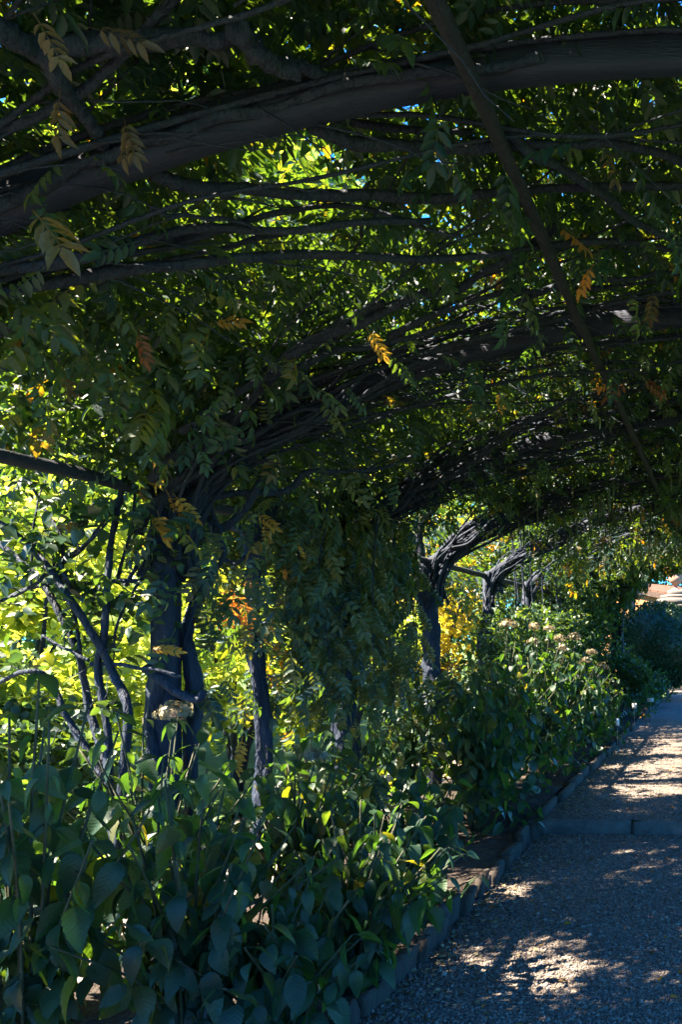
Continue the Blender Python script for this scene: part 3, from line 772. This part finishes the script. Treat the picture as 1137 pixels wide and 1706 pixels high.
# ------------------------------------------------------------------ bare shrub in the first opening
bs_ = thing('bare_shrub', 'dark open shrub with crossing bare stems against the bright garden', 'shrub', at(190, 1420, 4.0))
STEMS = [([(-40, 845), (0, 872), (70, 930), (110, 990), (150, 1050), (190, 1120), (212, 1190), (205, 1300), (195, 1420)], 3.95, .019), ([(-40, 880), (0, 905), (60, 960), (100, 1020), (130, 1085), (150, 1180), (175, 1300), (190, 1420)], 4.05, .017),
         ([(207, 790), (190, 880), (180, 960), (172, 1050), (166, 1110), (180, 1250), (190, 1410)], 4.0, .017), ([(45, 800), (72, 845), (100, 890), (103, 930), (99, 965), (112, 1000)], 4.0, .008), ([(200, 835), (165, 880), (130, 915), (85, 952)], 4.02, .008),
         ([(188, 860), (150, 902), (110, 932), (80, 950)], 3.98, .0075), ([(226, 780), (222, 870), (203, 930), (200, 960), (212, 975), (228, 940)], 4.1, .009), ([(0, 1000), (60, 975), (130, 972), (235, 966)], 4.05, .010),
         ([(132, 1085), (122, 1020), (112, 960), (105, 950)], 4.0, .010), ([(0, 1135), (45, 1120), (80, 1130), (105, 1180), (125, 1215), (170, 1300)], 3.9, .014), ([(-20, 1010), (20, 995), (60, 970), (75, 955)], 3.92, .008),
         ([(190, 1090), (200, 1030), (235, 960), (250, 930)], 4.05, .007), ([(70, 1060), (110, 1080), (150, 1100)], 3.95, .008), ([(100, 960), (120, 1010), (170, 1020), (205, 985)], 4.03, .008), ([(75, 800), (60, 850), (52, 900), (50, 1000)], 4.1, .005)]
for pts, d, r in STEMS:
    n = 8 + 5 * len(pts)
    P = wobble(smooth_path([at(x, y, d + rng.normal(0, .03)) for x, y in pts], n), .008, 1.6)
    V, Fq = tube(P, r * np.linspace(.75, 1.1, n), 8, .12); part('stem', V, Fq, M['bark'], bs_)
mbt = MB(); tips = []
for k in range(70):
    pts, d, r = STEMS[rng.integers(0, len(STEMS))]; j = rng.integers(0, len(pts) - 1); u = rng.random()
    p = at(pts[j][0] * (1 - u) + pts[j + 1][0] * u, pts[j][1] * (1 - u) + pts[j + 1][1] * u, d)
    dr = unit(rng.normal(0, 1, 3) * [1, .6, .8] + [0, 0, .4]); L = rng.uniform(.08, .35); tt = np.linspace(0, 1, 7)[:, None]
    Q = p + dr * L * tt + rng.normal(0, .006, (7, 3)) * tt
    V, Fq = tube(Q, np.linspace(.003, .0012, 7), 4, 0); mbt.add(V, Fq); tips += [Q[-1], Q[4]]
V, Fq = mbt.get(); part('twigs', V, Fq, M['bark'], bs_, kind='stuff')
tips = np.array(tips)
tips = tips[rng.random(len(tips)) < .6]
V, Fc, t = multi(SPRIGN, tips, rand_dirs(len(tips), -.6, .4), np.tile([0, 0, 1.], (len(tips), 1)) + rng.normal(0, .4, (len(tips), 3)), rng.uniform(.10, .17, len(tips)), rng.uniform(0, .7, len(tips)))
part('foliage', V, Fc, M['ivy'], bs_, kind='stuff', smooth=False, tint=t)

# ------------------------------------------------------------------ hydrangeas
def hyd_leaf(nu, nv, seed, droop=.35, fold=.16, serr=True):
    r = np.random.default_rng(seed)
    u = np.linspace(0, 1, nu); v = np.linspace(-1, 1, nv)
    w = .30 * np.sin(np.pi * np.clip(u, 0, 1) ** .78) ** .85 * (1 - .12 * u); w[0] = .012; w[-1] = .003
    U, Vv = np.meshgrid(u, v, indexing='ij')
    W = w[:, None] * np.ones_like(Vv)
    if serr: W = W * (1 + .05 * ((np.arange(nu) % 2) * 2 - 1)[:, None] * (np.abs(Vv) > .99))
    tw = r.normal(0, .10)
    X = U + .02 * np.abs(Vv); Y = W * Vv + .05 * np.sin(U * 3) * r.normal(0, 1)
    Z = -droop * U ** 1.9 + fold * np.abs(Y) ** 1.1 + tw * Y * U + .006 * np.sin(U * 38 - np.abs(Vv) * 5) * np.minimum(1, np.abs(Vv) * 3) + .02 * np.sin(U * 7 + r.uniform(0, 6)) * Vv ** 2
    V = np.stack([X, Y, Z], -1).reshape(-1, 3)
    Fq = []
    for i in range(nu - 1):
        for j in range(nv - 1):
            a = i * nv + j; Fq.append((a, a + nv, a + nv + 1, a + 1))
    Fq = np.array(Fq)
    # petiole
    Q = np.array([[-.22, 0, .02], [-.1, 0, .03], [.02, 0, .0], [.4, 0, V[(int(.4 * nu)) * nv + nv // 2][2] - .012]])
    TV, TF = tube(Q, [.016, .014, .013, .006], 4, 0)
    return np.vstack([V, TV]), np.vstack([Fq, TF + len(V)])
HL = []
for s in range(6):
    V, Fq = hyd_leaf(17, 7, s, droop=(.15, .35, .6, .25, .8, .45)[s], fold=(.1, .3, .16, .45, .2, .3)[s]); HL.append(mesh_np('hydrangea_leaf', V, Fq, M['hyd']))
def tri(Fq): return np.vstack([Fq[:, [0, 1, 2]], Fq[:, [0, 2, 3]]])
HT = []
for s in range(3):
    V, Fq = hyd_leaf(6, 3, 40 + s, droop=.4, serr=False)
    HT.append((V[:18], tri(Fq[:10]), np.zeros(18, int)))
# flower heads: a ball of four-petalled florets
def flower_head(seed, n=64):
    r = np.random.default_rng(seed); vs, fs, ts = [], [], []; c = 0
    for k in range(n):
        z = 1 - 1.35 * (k + .5) / n; th = k * 2.39996; rr = math.sqrt(max(0, 1 - z * z)); d = np.array([rr * math.cos(th), rr * math.sin(th), z * .8])
        p = d * r.uniform(.55, 1.15) * [1, 1, .7]; nrm = unit(d + r.normal(0, .25, 3)); a = unit(np.cross(nrm, r.normal(0, 1, 3))); b = np.cross(nrm, a); s = r.uniform(.17, .25); t = r.random()
        for q in range(4):
            e = math.cos(q * math.pi / 2) * a + math.sin(q * math.pi / 2) * b; f = np.cross(nrm, e)
            vs.append(np.array([p, p + s * (.6 * e + .5 * f) + .05 * nrm, p + s * 1.15 * e, p + s * (.6 * e - .5 * f) + .05 * nrm])); fs.append(np.array([[c, c + 1, c + 2, c + 3]])); ts += [t] * 4; c += 4
    return np.vstack(vs), np.vstack(fs), np.array(ts)
FH = []
for s in range(3):
    V, Fq, t = flower_head(s); FH.append(mesh_np('flower_head', V, Fq, M['flower'], False, t))

def hydrangea(label, x, y, h, rad, nst, ls, nobj, nfl, lean=0.0, mass=0):
    z0 = float(soilz(np.array([x]), np.array([y]))[0]) - .01
    o = thing('hydrangea', label, 'hydrangea', (x, y, z0), 'hydrangeas in the planting bed')
    base = np.array([x, y, z0]); cand = []
    for k in range(nst):
        th = k * 2.4 + rng.normal(0, .3); rr = rad * math.sqrt((k + .6) / nst); hh = h * (1 - .38 * (rr / rad) ** 2) * rng.uniform(.88, 1.08)
        tip = base + [math.cos(th) * rr + lean, math.sin(th) * rr, hh]
        mid = base + (tip - base) * [.35, .35, .55] + rng.normal(0, .02, 3)
        P = smooth_path([base + [math.cos(th) * .05, math.sin(th) * .05, -.02], mid, tip], 14)
        V, Fq = tube(P, np.linspace(.007, .0035, 14), 5, .05); part('stem', V, Fq, M['twig'], o)
        npair = int(4 + h * 4)
        for q in range(npair):
            t = .25 + .75 * q / (npair - 1); p = P[min(13, int(t * 13))]
            for s in (0, 1):
                az = th + q * math.pi / 2 + s * math.pi + rng.normal(0, .3)
                dn = rng.uniform(-1.9, -.3) if t < .95 else rng.uniform(-.9, .0)
                xd = np.array([math.cos(az), math.sin(az), dn]); up = np.array([0, 0, 1.]) + rng.normal(0, .3, 3)
                L = ls * rng.uniform(.55, 1.3) * (.75 if t > .93 else 1)
                cand.append((p + unit(xd) * .22 * L, xd, up, L))
        if k < nfl:
            f = link('flower_head', FH[k % 3], o, mw=Matrix.Translation(Vector(tip + [0, 0, .03]) - o.location) @ Matrix.Rotation(rng.normal(0, .3), 4, 'X') @ Matrix.Scale(rng.uniform(.05, .075), 4))
    for k in range(mass):      # inner filling of the bush
        d = rand_dirs(1, -.2, 1)[0] * [rad, rad, h * .9] * rng.uniform(.45, .98); a = rand_dirs(1, -.9, 0)[0]
        cand.append((base + d + [0, 0, .06], a, np.array([0, 0, 1.]) + rng.normal(0, .3, 3), ls * rng.uniform(.7, 1.1)))
    pos = np.array([c[0] for c in cand])
    keep = pos[:, 2] > z0 + .03
    cand = [c for c, k in zip(cand, keep) if k]; pos = pos[keep]
    score = np.linalg.norm(pos - np.array([0, 0, EYE]), axis=1) - pos[:, 2] * .5 + 50 * ~in_frame(pos, 60)
    order = np.argsort(score)
    for j in order[:nobj]:
        p, xd, up, L = cand[j]; place('leaf', HL[rng.integers(0, 6)], o, p, xd, up, L)
    rest = [cand[j] for j in order[nobj:]]
    if rest:
        a = [np.array([c[k] for c in rest]) for k in range(4)]
        V, Fc, t = multi(HT, *a, rng.random(len(rest)) * .9); part('foliage', V, Fc, M['hydmass'], o, kind='stuff', smooth=True, tint=t)
    return o
hydrangea('tall hydrangea with the largest dark leaves below the crossing bare stems', -2.25, 2.7, 1.42, .36, 18, .115, 260, 0)
hydrangea('dark hydrangea filling the bottom corner of the bed', -1.95, 3.05, 1.0, .5, 30, .112, 300, 0)
hydrangea('dark hydrangea at the foot of the thick twisted trunk', -2.55, 3.75, 1.2, .5, 24, .11, 290, 1)
hydrangea('hydrangea with drooping leaves spilling over the timber boards by the sun patch', -1.62, 3.7, .80, .46, 30, .115, 300, 0, .06)
hydrangea('low hydrangea hanging over the boards at the bottom of the frame', -1.68, 3.15, .62, .4, 24, .112, 300, 0, .04)
hydrangea('dark hydrangea half hidden behind the corner plants', -2.75, 3.35, .85, .42, 22, .11, 220, 0)
hydrangea('hydrangea with a few leaves glowing yellow green and a faded flower head', -2.25, 4.45, .98, .45, 26, .108, 300, 1)
hydrangea('small bright edged hydrangea beside the gap of bare dark soil', -1.72, 4.55, .86, .36, 20, .115, 280, 0)
hydrangea('dark hydrangea overhanging the end of the kerb', -2.0, 6.75, 1.3, .55, 24, .12, 290, 0, .04, 420)
hydrangea('dark hydrangea with low stems in front of the sunlit gravel strip', -2.65, 6.1, 1.15, .34, 12, .12, 120, 0)
hydrangea('dark hydrangea behind the kerb end, in front of the forked trunk', -2.7, 7.1, 1.2, .38, 16, .11, 160, 0, 0, 150)
hydrangea('dark hydrangea under the hanging leaf curtain', -2.6, 5.4, 1.05, .4, 16, .115, 180, 0)
hydrangea('hydrangea rising beneath the golden gap', -2.1, 7.75, 1.5, .6, 24, .115, 280, 1, 0, 420)
hydrangea('tallest sunlit hydrangea with pale flower heads on top', -1.95, 8.9, 1.55, .6, 26, .115, 290, 4, 0, 420)
hydrangea('bright sunlit hydrangea with pale leaves beside the streaked path', -1.9, 10.1, 1.42, .58, 26, .11, 280, 5, 0, 380)
hydrangea('lower sunlit hydrangea sloping down behind the path', -1.9, 11.4, 1.2, .55, 24, .11, 240, 4, 0, 320)
hydrangea('last small hydrangea next to the white plant labels', -1.9, 12.7, .95, .5, 20, .10, 180, 3, 0, 240)

# ------------------------------------------------------------------ climbers and shrubs
def crown_pts(n, c, rad, nclump, shell=.55, cl=.32):
    d = rand_dirs(nclump, -.75, 1) * rng.uniform(shell, 1, (nclump, 1))
    cc = np.array(c) + d * np.array(rad)
    k = rng.integers(0, nclump, n)
    return cc[k] + rng.normal(0, 1, (n, 3)) * np.array(rad) * cl * rng.uniform(.5, 1.1, nclump)[k][:, None] * .6
def shrub(name, label, cat, x, y, h, r, mat, n, ls, near=True, nclump=30, group=None, zc=.55, trunk_r=.03):
    o = thing(name, label, cat, (x, y, -.03), group)
    for k in range(5 if near else 1):
        th = rng.uniform(0, 6.28); rr = r * rng.uniform(.2, .6) * (1 if near else .2)
        P = wobble(smooth_path([(x, y, -.05), (x + math.cos(th) * rr * .5, y + math.sin(th) * rr * .5, h * .4), (x + math.cos(th) * rr, y + math.sin(th) * rr, h * .8)], 14), .03)
        V, Fq = tube(P, np.linspace(trunk_r, trunk_r * .4, 14), 7, .1); part('stem' if near else 'trunk', V, Fq, M['bark'], o)
    P = crown_pts(n, (x, y, h * zc), (r, r, h * (1 - zc)), nclump)
    P = P[P[:, 2] > .05]; n = len(P)
    T = SPRIGN if near else SPRIG
    V, Fc, t = multi(T, P, rand_dirs(n, -.5, .5), np.array([0, 0, 1.]) + rng.normal(0, .5, (n, 3)), rng.uniform(.8, 1.25, n) * ls, rng.beta(2, 2, n))
    part('crown', V, Fc, M[mat], o, kind='stuff', smooth=False, tint=t)
    return o
GS = 'sunlit shrubs outside the pergola'
shrub('garden_shrub', 'lime green sunlit shrub seen through the opening behind the bare stems', 'shrub', -5.6, 6.6, 2.7, 1.2, 'lime', 1500, .17, group=GS)
shrub('garden_shrub', 'bright lime shrub at the frame edge behind the bare stems', 'shrub', -6.3, 5.0, 2.4, 1.2, 'lime', 1300, .17, group=GS)
shrub('garden_shrub', 'tall pale lime shrub rising behind the bright opening', 'shrub', -7.6, 8.9, 3.6, 1.5, 'lime', 1700, .18, group=GS)
shrub('garden_shrub', 'low green shrub at the foot of the bright opening', 'shrub', -4.7, 5.4, 1.2, .75, 'ivy', 700, .15, group=GS)
shrub('garden_shrub', 'lime shrub between the thick trunk and the thin trunk', 'shrub', -5.0, 8.6, 2.2, 1.0, 'lime', 1200, .16, group=GS)
shrub('garden_shrub', 'yellow green shrub behind the orange leaves', 'shrub', -6.2, 10.8, 2.7, 1.3, 'lime', 1300, .17, group=GS)
shrub('garden_shrub', 'golden yellow shrub glowing beside the forked trunk', 'shrub', -5.3, 15.2, 3.6, 1.6, 'gold', 2600, .17, group=GS)
shrub('garden_shrub', 'olive shrub behind the hanging leaf curtain', 'shrub', -5.2, 11.6, 2.2, 1.0, 'lime', 1000, .16, group=GS)
shrub('garden_shrub', 'tall lime shrub far behind the golden shrub', 'shrub', -8.2, 23.5, 5.2, 2.4, 'lime', 2600, .3, False, 40, GS)
shrub('garden_shrub', 'broad lime shrub beyond the lawn behind the forked trunk', 'shrub', -11, 26, 5.5, 2.8, 'lime', 2600, .3, False, 40, GS)
shrub('garden_shrub', 'tall dark shrub closing the view over the house roof', 'shrub', -6.0, 48, 9, 4.4, 'ivy', 3200, .5, False, 50, GS)
shrub('garden_shrub', 'tall lime shrub under the eave beam left of the thick trunk', 'shrub', -11.2, 13.2, 6.5, 2.6, 'lime', 2600, .3, False, 40, GS)
shrub('garden_shrub', 'lime shrub far across the lawn between the two left trunks', 'shrub', -12.6, 20, 5.8, 2.4, 'lime', 2200, .3, False, 40, GS)
shrub('conifer', 'grey green conifer showing through the upper corner of the bright opening', 'conifer', -9.6, 10.2, 4.6, 1.3, 'grey', 1500, .16, nclump=60, group=None)
for k, (x, y, h, r, lab) in enumerate([(-15, 9, 11, 3.2, 'tall sunlit tree behind the bright opening'), (-13, 18, 13, 3.6, 'tall sunlit tree above the lime shrubs'), (-10, 16.5, 13, 3.2, 'tall tree showing through the canopy above the forked trunk'), (-16, 21, 14, 3.8, 'tall sunlit tree behind the leaf curtain'),
                                       (-13, 36, 15, 4, 'tall tree far behind the golden shrub'), (-6.5, 41, 16, 4.4, 'tall tree behind the ochre house'), (-5.2, 38, 20, 4.2, 'tallest tree over the far end of the tunnel'), (.5, 45, 16, 4.6, 'tall tree rising beyond the stone pillar'), (-18, 4, 9, 3, 'tree past the frame edge beyond the lime shrub')]):
    shrub('tree', lab, 'tree', x, y, h, r, 'lime', 3000, .62, False, 70, 'trees beyond the pergola', .62, .2)

# leafy climber wall beyond the golden gap
def wall_climber(label, y0, y1, x, z0, z1, n, mat, ls, cull=True):
    o = thing('leafy_climber', label, 'climber', (x, (y0 + y1) / 2, .08), 'climbers on the far posts')
    for k in range(6):
        yy = rng.uniform(y0, y1)
        P = wobble(smooth_path([(x, yy, .05), (x + .03, yy + .1, z1 * .5), (x - .02, yy - .05, z1)], 16), .03)
        V, Fq = tube(P, np.linspace(.014, .006, 16), 6, .1); part('stem', V, Fq, M['bark'], o)
    P = np.stack([x + rng.normal(0, .22, n), rng.uniform(y0 - .1, y1 + .1, n), rng.uniform(z0, z1, n)], -1)
    k = vnoise(P[:, 1] * 2.4, P[:, 2] * 2.4, 61) > .2
    P = P[k]; P = P[~sunlit_gap(P)] if cull else P; n = len(P)
    V, Fc, t = multi(SPRIG, P, rand_dirs(n, -.6, .3), np.array([.4, -.5, .7]) + rng.normal(0, .5, (n, 3)), rng.uniform(.8, 1.2, n) * ls, rng.random(n))
    part('foliage', V, Fc, M[mat], o, kind='stuff', smooth=False, tint=t)
wall_climber('green climber speckled with light just beyond the golden gap', 9.7, 11.2, -2.6, .4, 2.9, 2600, 'ivy', .12)
wall_climber('leafy climber hiding the posts just above the hydrangea tops', 9.5, 12.8, -2.5, .9, 1.95, 1500, 'ivy', .12, False)
wall_climber('dark green climber behind the sunlit hydrangeas', 11.2, 13.4, -2.5, .4, 2.95, 3600, 'ivy', .12)
wall_climber('dark climber closing the far end of the tunnel beside the clipped dome', 13.4, 16.3, -2.45, .3, 3.0, 4200, 'ivy', .13)

# low shrubs and clipped dome past the tunnel
shrub('low_shrub', 'low dark shrub with reddish tips past the last hydrangea', 'shrub', -1.95, 15.3, 1.3, .62, 'ivy', 900, .14, True, 26)
shrub('low_shrub', 'low dark shrub under the clipped dome', 'shrub', -1.75, 17.6, 1.0, .55, 'ivy', 800, .13, True, 26)
tp = thing('topiary_dome', 'dark clipped dome shaped bush in front of the ochre house', 'topiary', (-1.75, 20, 0))
th = np.linspace(0, 2 * math.pi, 28, endpoint=False); ph = np.linspace(0, math.pi, 16)
def dome(r, z, c):
    Vd = np.array([[r * math.sin(p) * math.cos(t), r * math.sin(p) * math.sin(t), z * math.cos(p)] for p in ph[:-1] + .001 for t in th]) + c
    k = np.arange(28); k2 = (k + 1) % 28
    return Vd, (np.arange(14)[:, None, None] * 28 + np.stack([k, k + 28, k2 + 28, k2], -1)[None]).reshape(-1, 4)
Vd, Fd = dome(.98, 1.0, np.array([-1.62, 20, 1.33])); Vd += rng.normal(0, .02, Vd.shape)
part('core', Vd, Fd, M['yew'], tp)
n = 9000; d = rand_dirs(n, -.9, 1); P = np.array([-1.62, 20, 1.33]) + d * [1.04, 1.04, 1.06] * rng.uniform(.93, 1.04, (n, 1))
V, Fc, t = multi([SINGLE2], P, unit(d + rng.normal(0, .6, (n, 3))), rand_dirs(n, -1, 1), rng.uniform(.04, .08, n), rng.random(n))
part('foliage', V, Fc, M['yew'], tp, kind='stuff', smooth=False, tint=t)
V, Fq = tube(np.array([[-1.75, 20, -.05], [-1.75, 20, .25], [-1.75, 20, .5]]), .08, 8); part('trunk', V, Fq, M['bark'], tp)

# ------------------------------------------------------------------ house, pillar, urn, column
hs = thing('house', 'ochre rendered house with brown tiled roof past the clipped dome', 'house', (-4.2, 31, 0))
ang = math.atan2(-.55, .83)
def hl(u, v, z):     # u along the front, v back
    c, s = math.cos(ang), math.sin(ang)
    return np.array([-4.2 + u * c - v * s, 31 + u * s + v * c, z])
def prism(poly, v0, v1):
    n = len(poly); V = np.array([hl(u, v0, z) for u, z in poly] + [hl(u, v1, z) for u, z in poly])
    return V, n
def extr(name, poly, v0, v1, mat, parent):
    V, n = prism(poly, v0, v1); me = bpy.data.meshes.new(name)
    me.from_pydata((V - np.array(parent.location)).tolist(), [], [list(range(n)), list(range(2 * n - 1, n - 1, -1))] + [[(k + 1) % n, k, n + k, n + (k + 1) % n] for k in range(n)])
    me.materials.append(mat); return link(name, me, parent)
extr('wall', [(-4, 0), (3.4, 0), (3.4, 2.75), (-.8, 3.45), (-4, 2.9)], 0, 6, M['ochre'], hs)
extr('fascia', [(-.8, 3.47), (3.75, 2.71), (3.75, 2.90), (-.8, 3.66)], -.14, -.09, M['darkwood'], hs)
extr('fascia', [(-4.4, 2.85), (-.8, 3.47), (-.8, 3.66), (-4.4, 3.04)], -.14, -.09, M['darkwood'], hs)
rfo = extr('roof', [(-4.4, 3.04), (-.8, 3.665), (3.75, 2.905), (3.75, 2.80), (-.8, 3.50), (-4.4, 2.92)], -.085, 6.3, M['tile'], hs)
off = np.array(hs.location)
for u0 in np.arange(-.7, 3.7, .33):      # rows of roof tiles along the verge
    u1 = u0 + .30; z0, z1 = 3.665 - (u0 + .8) * .167, 3.665 - (u1 + .8) * .167
    V, n = prism([(u0, z0 - .02), (u1, z1 - .02), (u1, z1 + .045), (u0, z0 + .07)], -.13, 6.2)
    me = bpy.data.meshes.new('tile_row'); me.from_pydata((V - off).tolist(), [], [[0, 1, 2, 3], [7, 6, 5, 4], [1, 0, 4, 5], [2, 1, 5, 6], [3, 2, 6, 7], [0, 3, 7, 4]]); me.materials.append(M['tile']); link('tile_row', me, rfo)
extr('vent', [(1.35, 3.25), (1.62, 3.21), (1.62, 3.68), (1.35, 3.68)], -.1, .2, M['white'], rfo)
win = extr('window', [(1.2, 1.0), (2.0, 1.0), (2.0, 2.2), (1.2, 2.2)], -.03, .05, M['darkwood'], hs)
extr('pane', [(1.26, 1.06), (1.58, 1.06), (1.58, 2.14), (1.26, 2.14)], -.036, -.031, M['glass'], win); extr('pane', [(1.62, 1.06), (1.94, 1.06), (1.94, 2.14), (1.62, 2.14)], -.036, -.031, M['glass'], win)

def lathe(prof, c, n=20):
    th = np.linspace(0, 2 * math.pi, n, endpoint=False)
    V = np.array([[r * math.cos(t) + c[0], r * math.sin(t) + c[1], z + c[2]] for r, z in prof for t in th])
    k = np.arange(n); k2 = (k + 1) % n
    return V, (np.arange(len(prof) - 1)[:, None, None] * n + np.stack([k, k2, k2 + n, k + n], -1)[None]).reshape(-1, 4)
pc = (-1.30, 24.0)
pl = thing('stone_pillar', 'weathered pale stone pillar with stepped top carrying the urn', 'pillar', (pc[0], pc[1], 0))
for nm, hw, z0, z1 in (('base', .50, 0, .35), ('shaft', .40, .35, 2.42), ('moulding', .46, 2.42, 2.52), ('capital', .54, 2.52, 2.68), ('cap', .46, 2.68, 2.78), ('plinth', .30, 2.78, 2.92)):
    V, Fq = box((*pc, (z0 + z1) / 2), (hw, hw, (z1 - z0) / 2 - .001), .35, .02); part(nm, V, Fq, M['stone'], pl, smooth=False)
ur = thing('urn', 'pinkish terracotta urn on top of the stone pillar', 'urn', (pc[0] - .12, pc[1], 2.92))
V, Fq = lathe([(0.001, 0), (.13, 0), (.13, .03), (.06, .06), (.045, .11), (.07, .15), (.15, .19), (.20, .28), (.20, .36), (.17, .42), (.185, .45), (.20, .47), (.17, .475), (.15, .44), (.16, .36), (.001, .30)], (pc[0] - .12, pc[1], 2.92)); part('bowl', V, Fq, M['terra'], ur)
for s in (-1, 1):
    Q = np.array([[s * .19, 0, .28], [s * .28, 0, .30], [s * .29, 0, .38], [s * .18, 0, .42]]) + [pc[0] - .12, pc[1], 2.92]
    V, Fq = tube(smooth_path(Q, 10), .018, 7, 0); part('handle', V, Fq, M['terra'], ur)
cl = thing('stone_column', 'slender pale round column between the climber and the house roof', 'column', (-2.43, 22, 0))
V, Fq = lathe([(.001, 0), (.12, 0), (.12, .10), (.085, .14), (.08, 1.2), (.07, 2.72)], (-2.43, 22, 0)); part('shaft', V, Fq, M['stone'], cl)
V, Fq = lathe([(.07, 2.722), (.095, 2.76), (.09, 2.80), (.12, 2.86), (.12, 2.93), (.001, 2.935)], (-2.43, 22, 0)); part('capital', V, Fq, M['stone'], cl)
for a, b, c in (((1030, 1030), (1040, 985), (1030, 940)), ((1038, 1035), (1050, 1000), (1062, 965)), ((1022, 1040), (1018, 990), (1028, 950))):
    P = wobble(smooth_path([at(*a, 16.2) - [0, 0, 1.0], at(*a, 16.2), at(*b, 16.2), at(*c, 16.2)], 20), .02)
    add_branch(P, np.linspace(.05, .03, 20), VINES[7], 8)

# ------------------------------------------------------------------ plant labels, autumn plant, fallen leaves
for (px, py, d, w, h, rz, lab) in ((1085, 1166, 14.6, .115, .07, .1, 'white plant label standing clear of the leaves at the path edge'), (1058, 1176, 12.6, .07, .08, -.4, 'white plant label half hidden among the last hydrangea leaves'), (1030, 1203, 11.0, .05, .09, .8, 'small tilted white plant label under the sunlit hydrangea')):
    p = at(px, py, d); p[0] = max(p[0], -1.66 if rz > .5 else p[0])
    o = thing('plant_label', lab, 'plant label', (p[0], p[1], UP))
    V, Fq = box(p, (w / 2, .003, h / 2), rz, .0015); part('plate', V, Fq, M['white'], o, smooth=False)
    V, Fq = tube(np.array([[p[0], p[1] + .006, UP - .02], [p[0], p[1] + .006, p[2] * .6], [p[0], p[1] + .006, p[2]]]), .004, 6, 0); part('stake', V, Fq, M['metal'], o)
ap = thing('autumn_seedling', 'small orange leaved plant beside the white plant labels', 'plant', (at(1077, 1195, 14.0)[0], 14.0, UP))
ax, ay = ap.location.x, 14.0
V, Fq = tube(np.array([[ax, ay, UP - .02], [ax + .01, ay, UP + .15], [ax, ay, UP + .33]]), .005, 5, 0); part('stem', V, Fq, M['twig'], ap)
SL = [mesh_np('leaf', SINGLE[0], SINGLE[1], M[c], False) for c in ('orange', 'rust', 'yellow', 'brown')]
for k in range(26):
    p = np.array([ax, ay, UP + rng.uniform(.05, .36)]) + rng.normal(0, .045, 3) * [1, 1, .2]
    place('leaf', SL[k % 2 if k % 5 else 2], ap, p, rand_dirs(1, -.5, .3)[0], np.array([0, 0, 1.]), rng.uniform(.05, .08))
for k in range(70):
    x = rng.uniform(-1.48, -.05); y = 3.4 + 7 * rng.random() ** 1.5
    if y > YK - .08 and y < YK + .08: continue
    z = (UP if y > YK else 0) + .016
    ci = (3, 3, 0, 2, 3, 1)[k % 6]
    o = link('fallen_leaf', SL[ci], None, ('orange', 'rust red', 'yellow', 'brown')[ci] + ' fallen leaf lying on the gravel path ' + ('beyond' if y > YK else 'before') + ' the kerb', 'leaf',
             ('orange', 'rust red', 'yellow', 'brown')[ci] + ' fallen leaves ' + ('beyond' if y > YK else 'before') + ' the kerb')
    o.matrix_basis = mat4(np.array([x, y, z]), np.array([math.cos(k * 2.1), math.sin(k * 2.1), rng.normal(0, .1)]), np.array([rng.normal(0, .2), rng.normal(0, .2), 1.]), rng.uniform(.025, .055))



# leaf litter along the boards and small stones of mixed size
n = 1700
y = rng.uniform(3.0, 11, n); y = y[(y < YK - .1) | (y > YK + .1)]; n = len(y)
x = EDGE + .05 + rng.exponential(.16, n).clip(0, 1.3)
P = np.stack([x, y, np.where(y > YK, UP, 0) + .012], -1)
V, Fc, t = multi([SINGLE2], P, np.stack([np.cos(y * 37), np.sin(y * 37), rng.normal(0, .15, n)], -1), np.array([0, 0, 1.]) + rng.normal(0, .3, (n, 3)), rng.uniform(.012, .04, n), rng.random(n))
link('leaf_litter', mesh_np('leaf_litter', V, Fc, M['flower'], False, t), None, 'small dry leaf scraps gathered along the board edging', 'litter', kind='stuff')
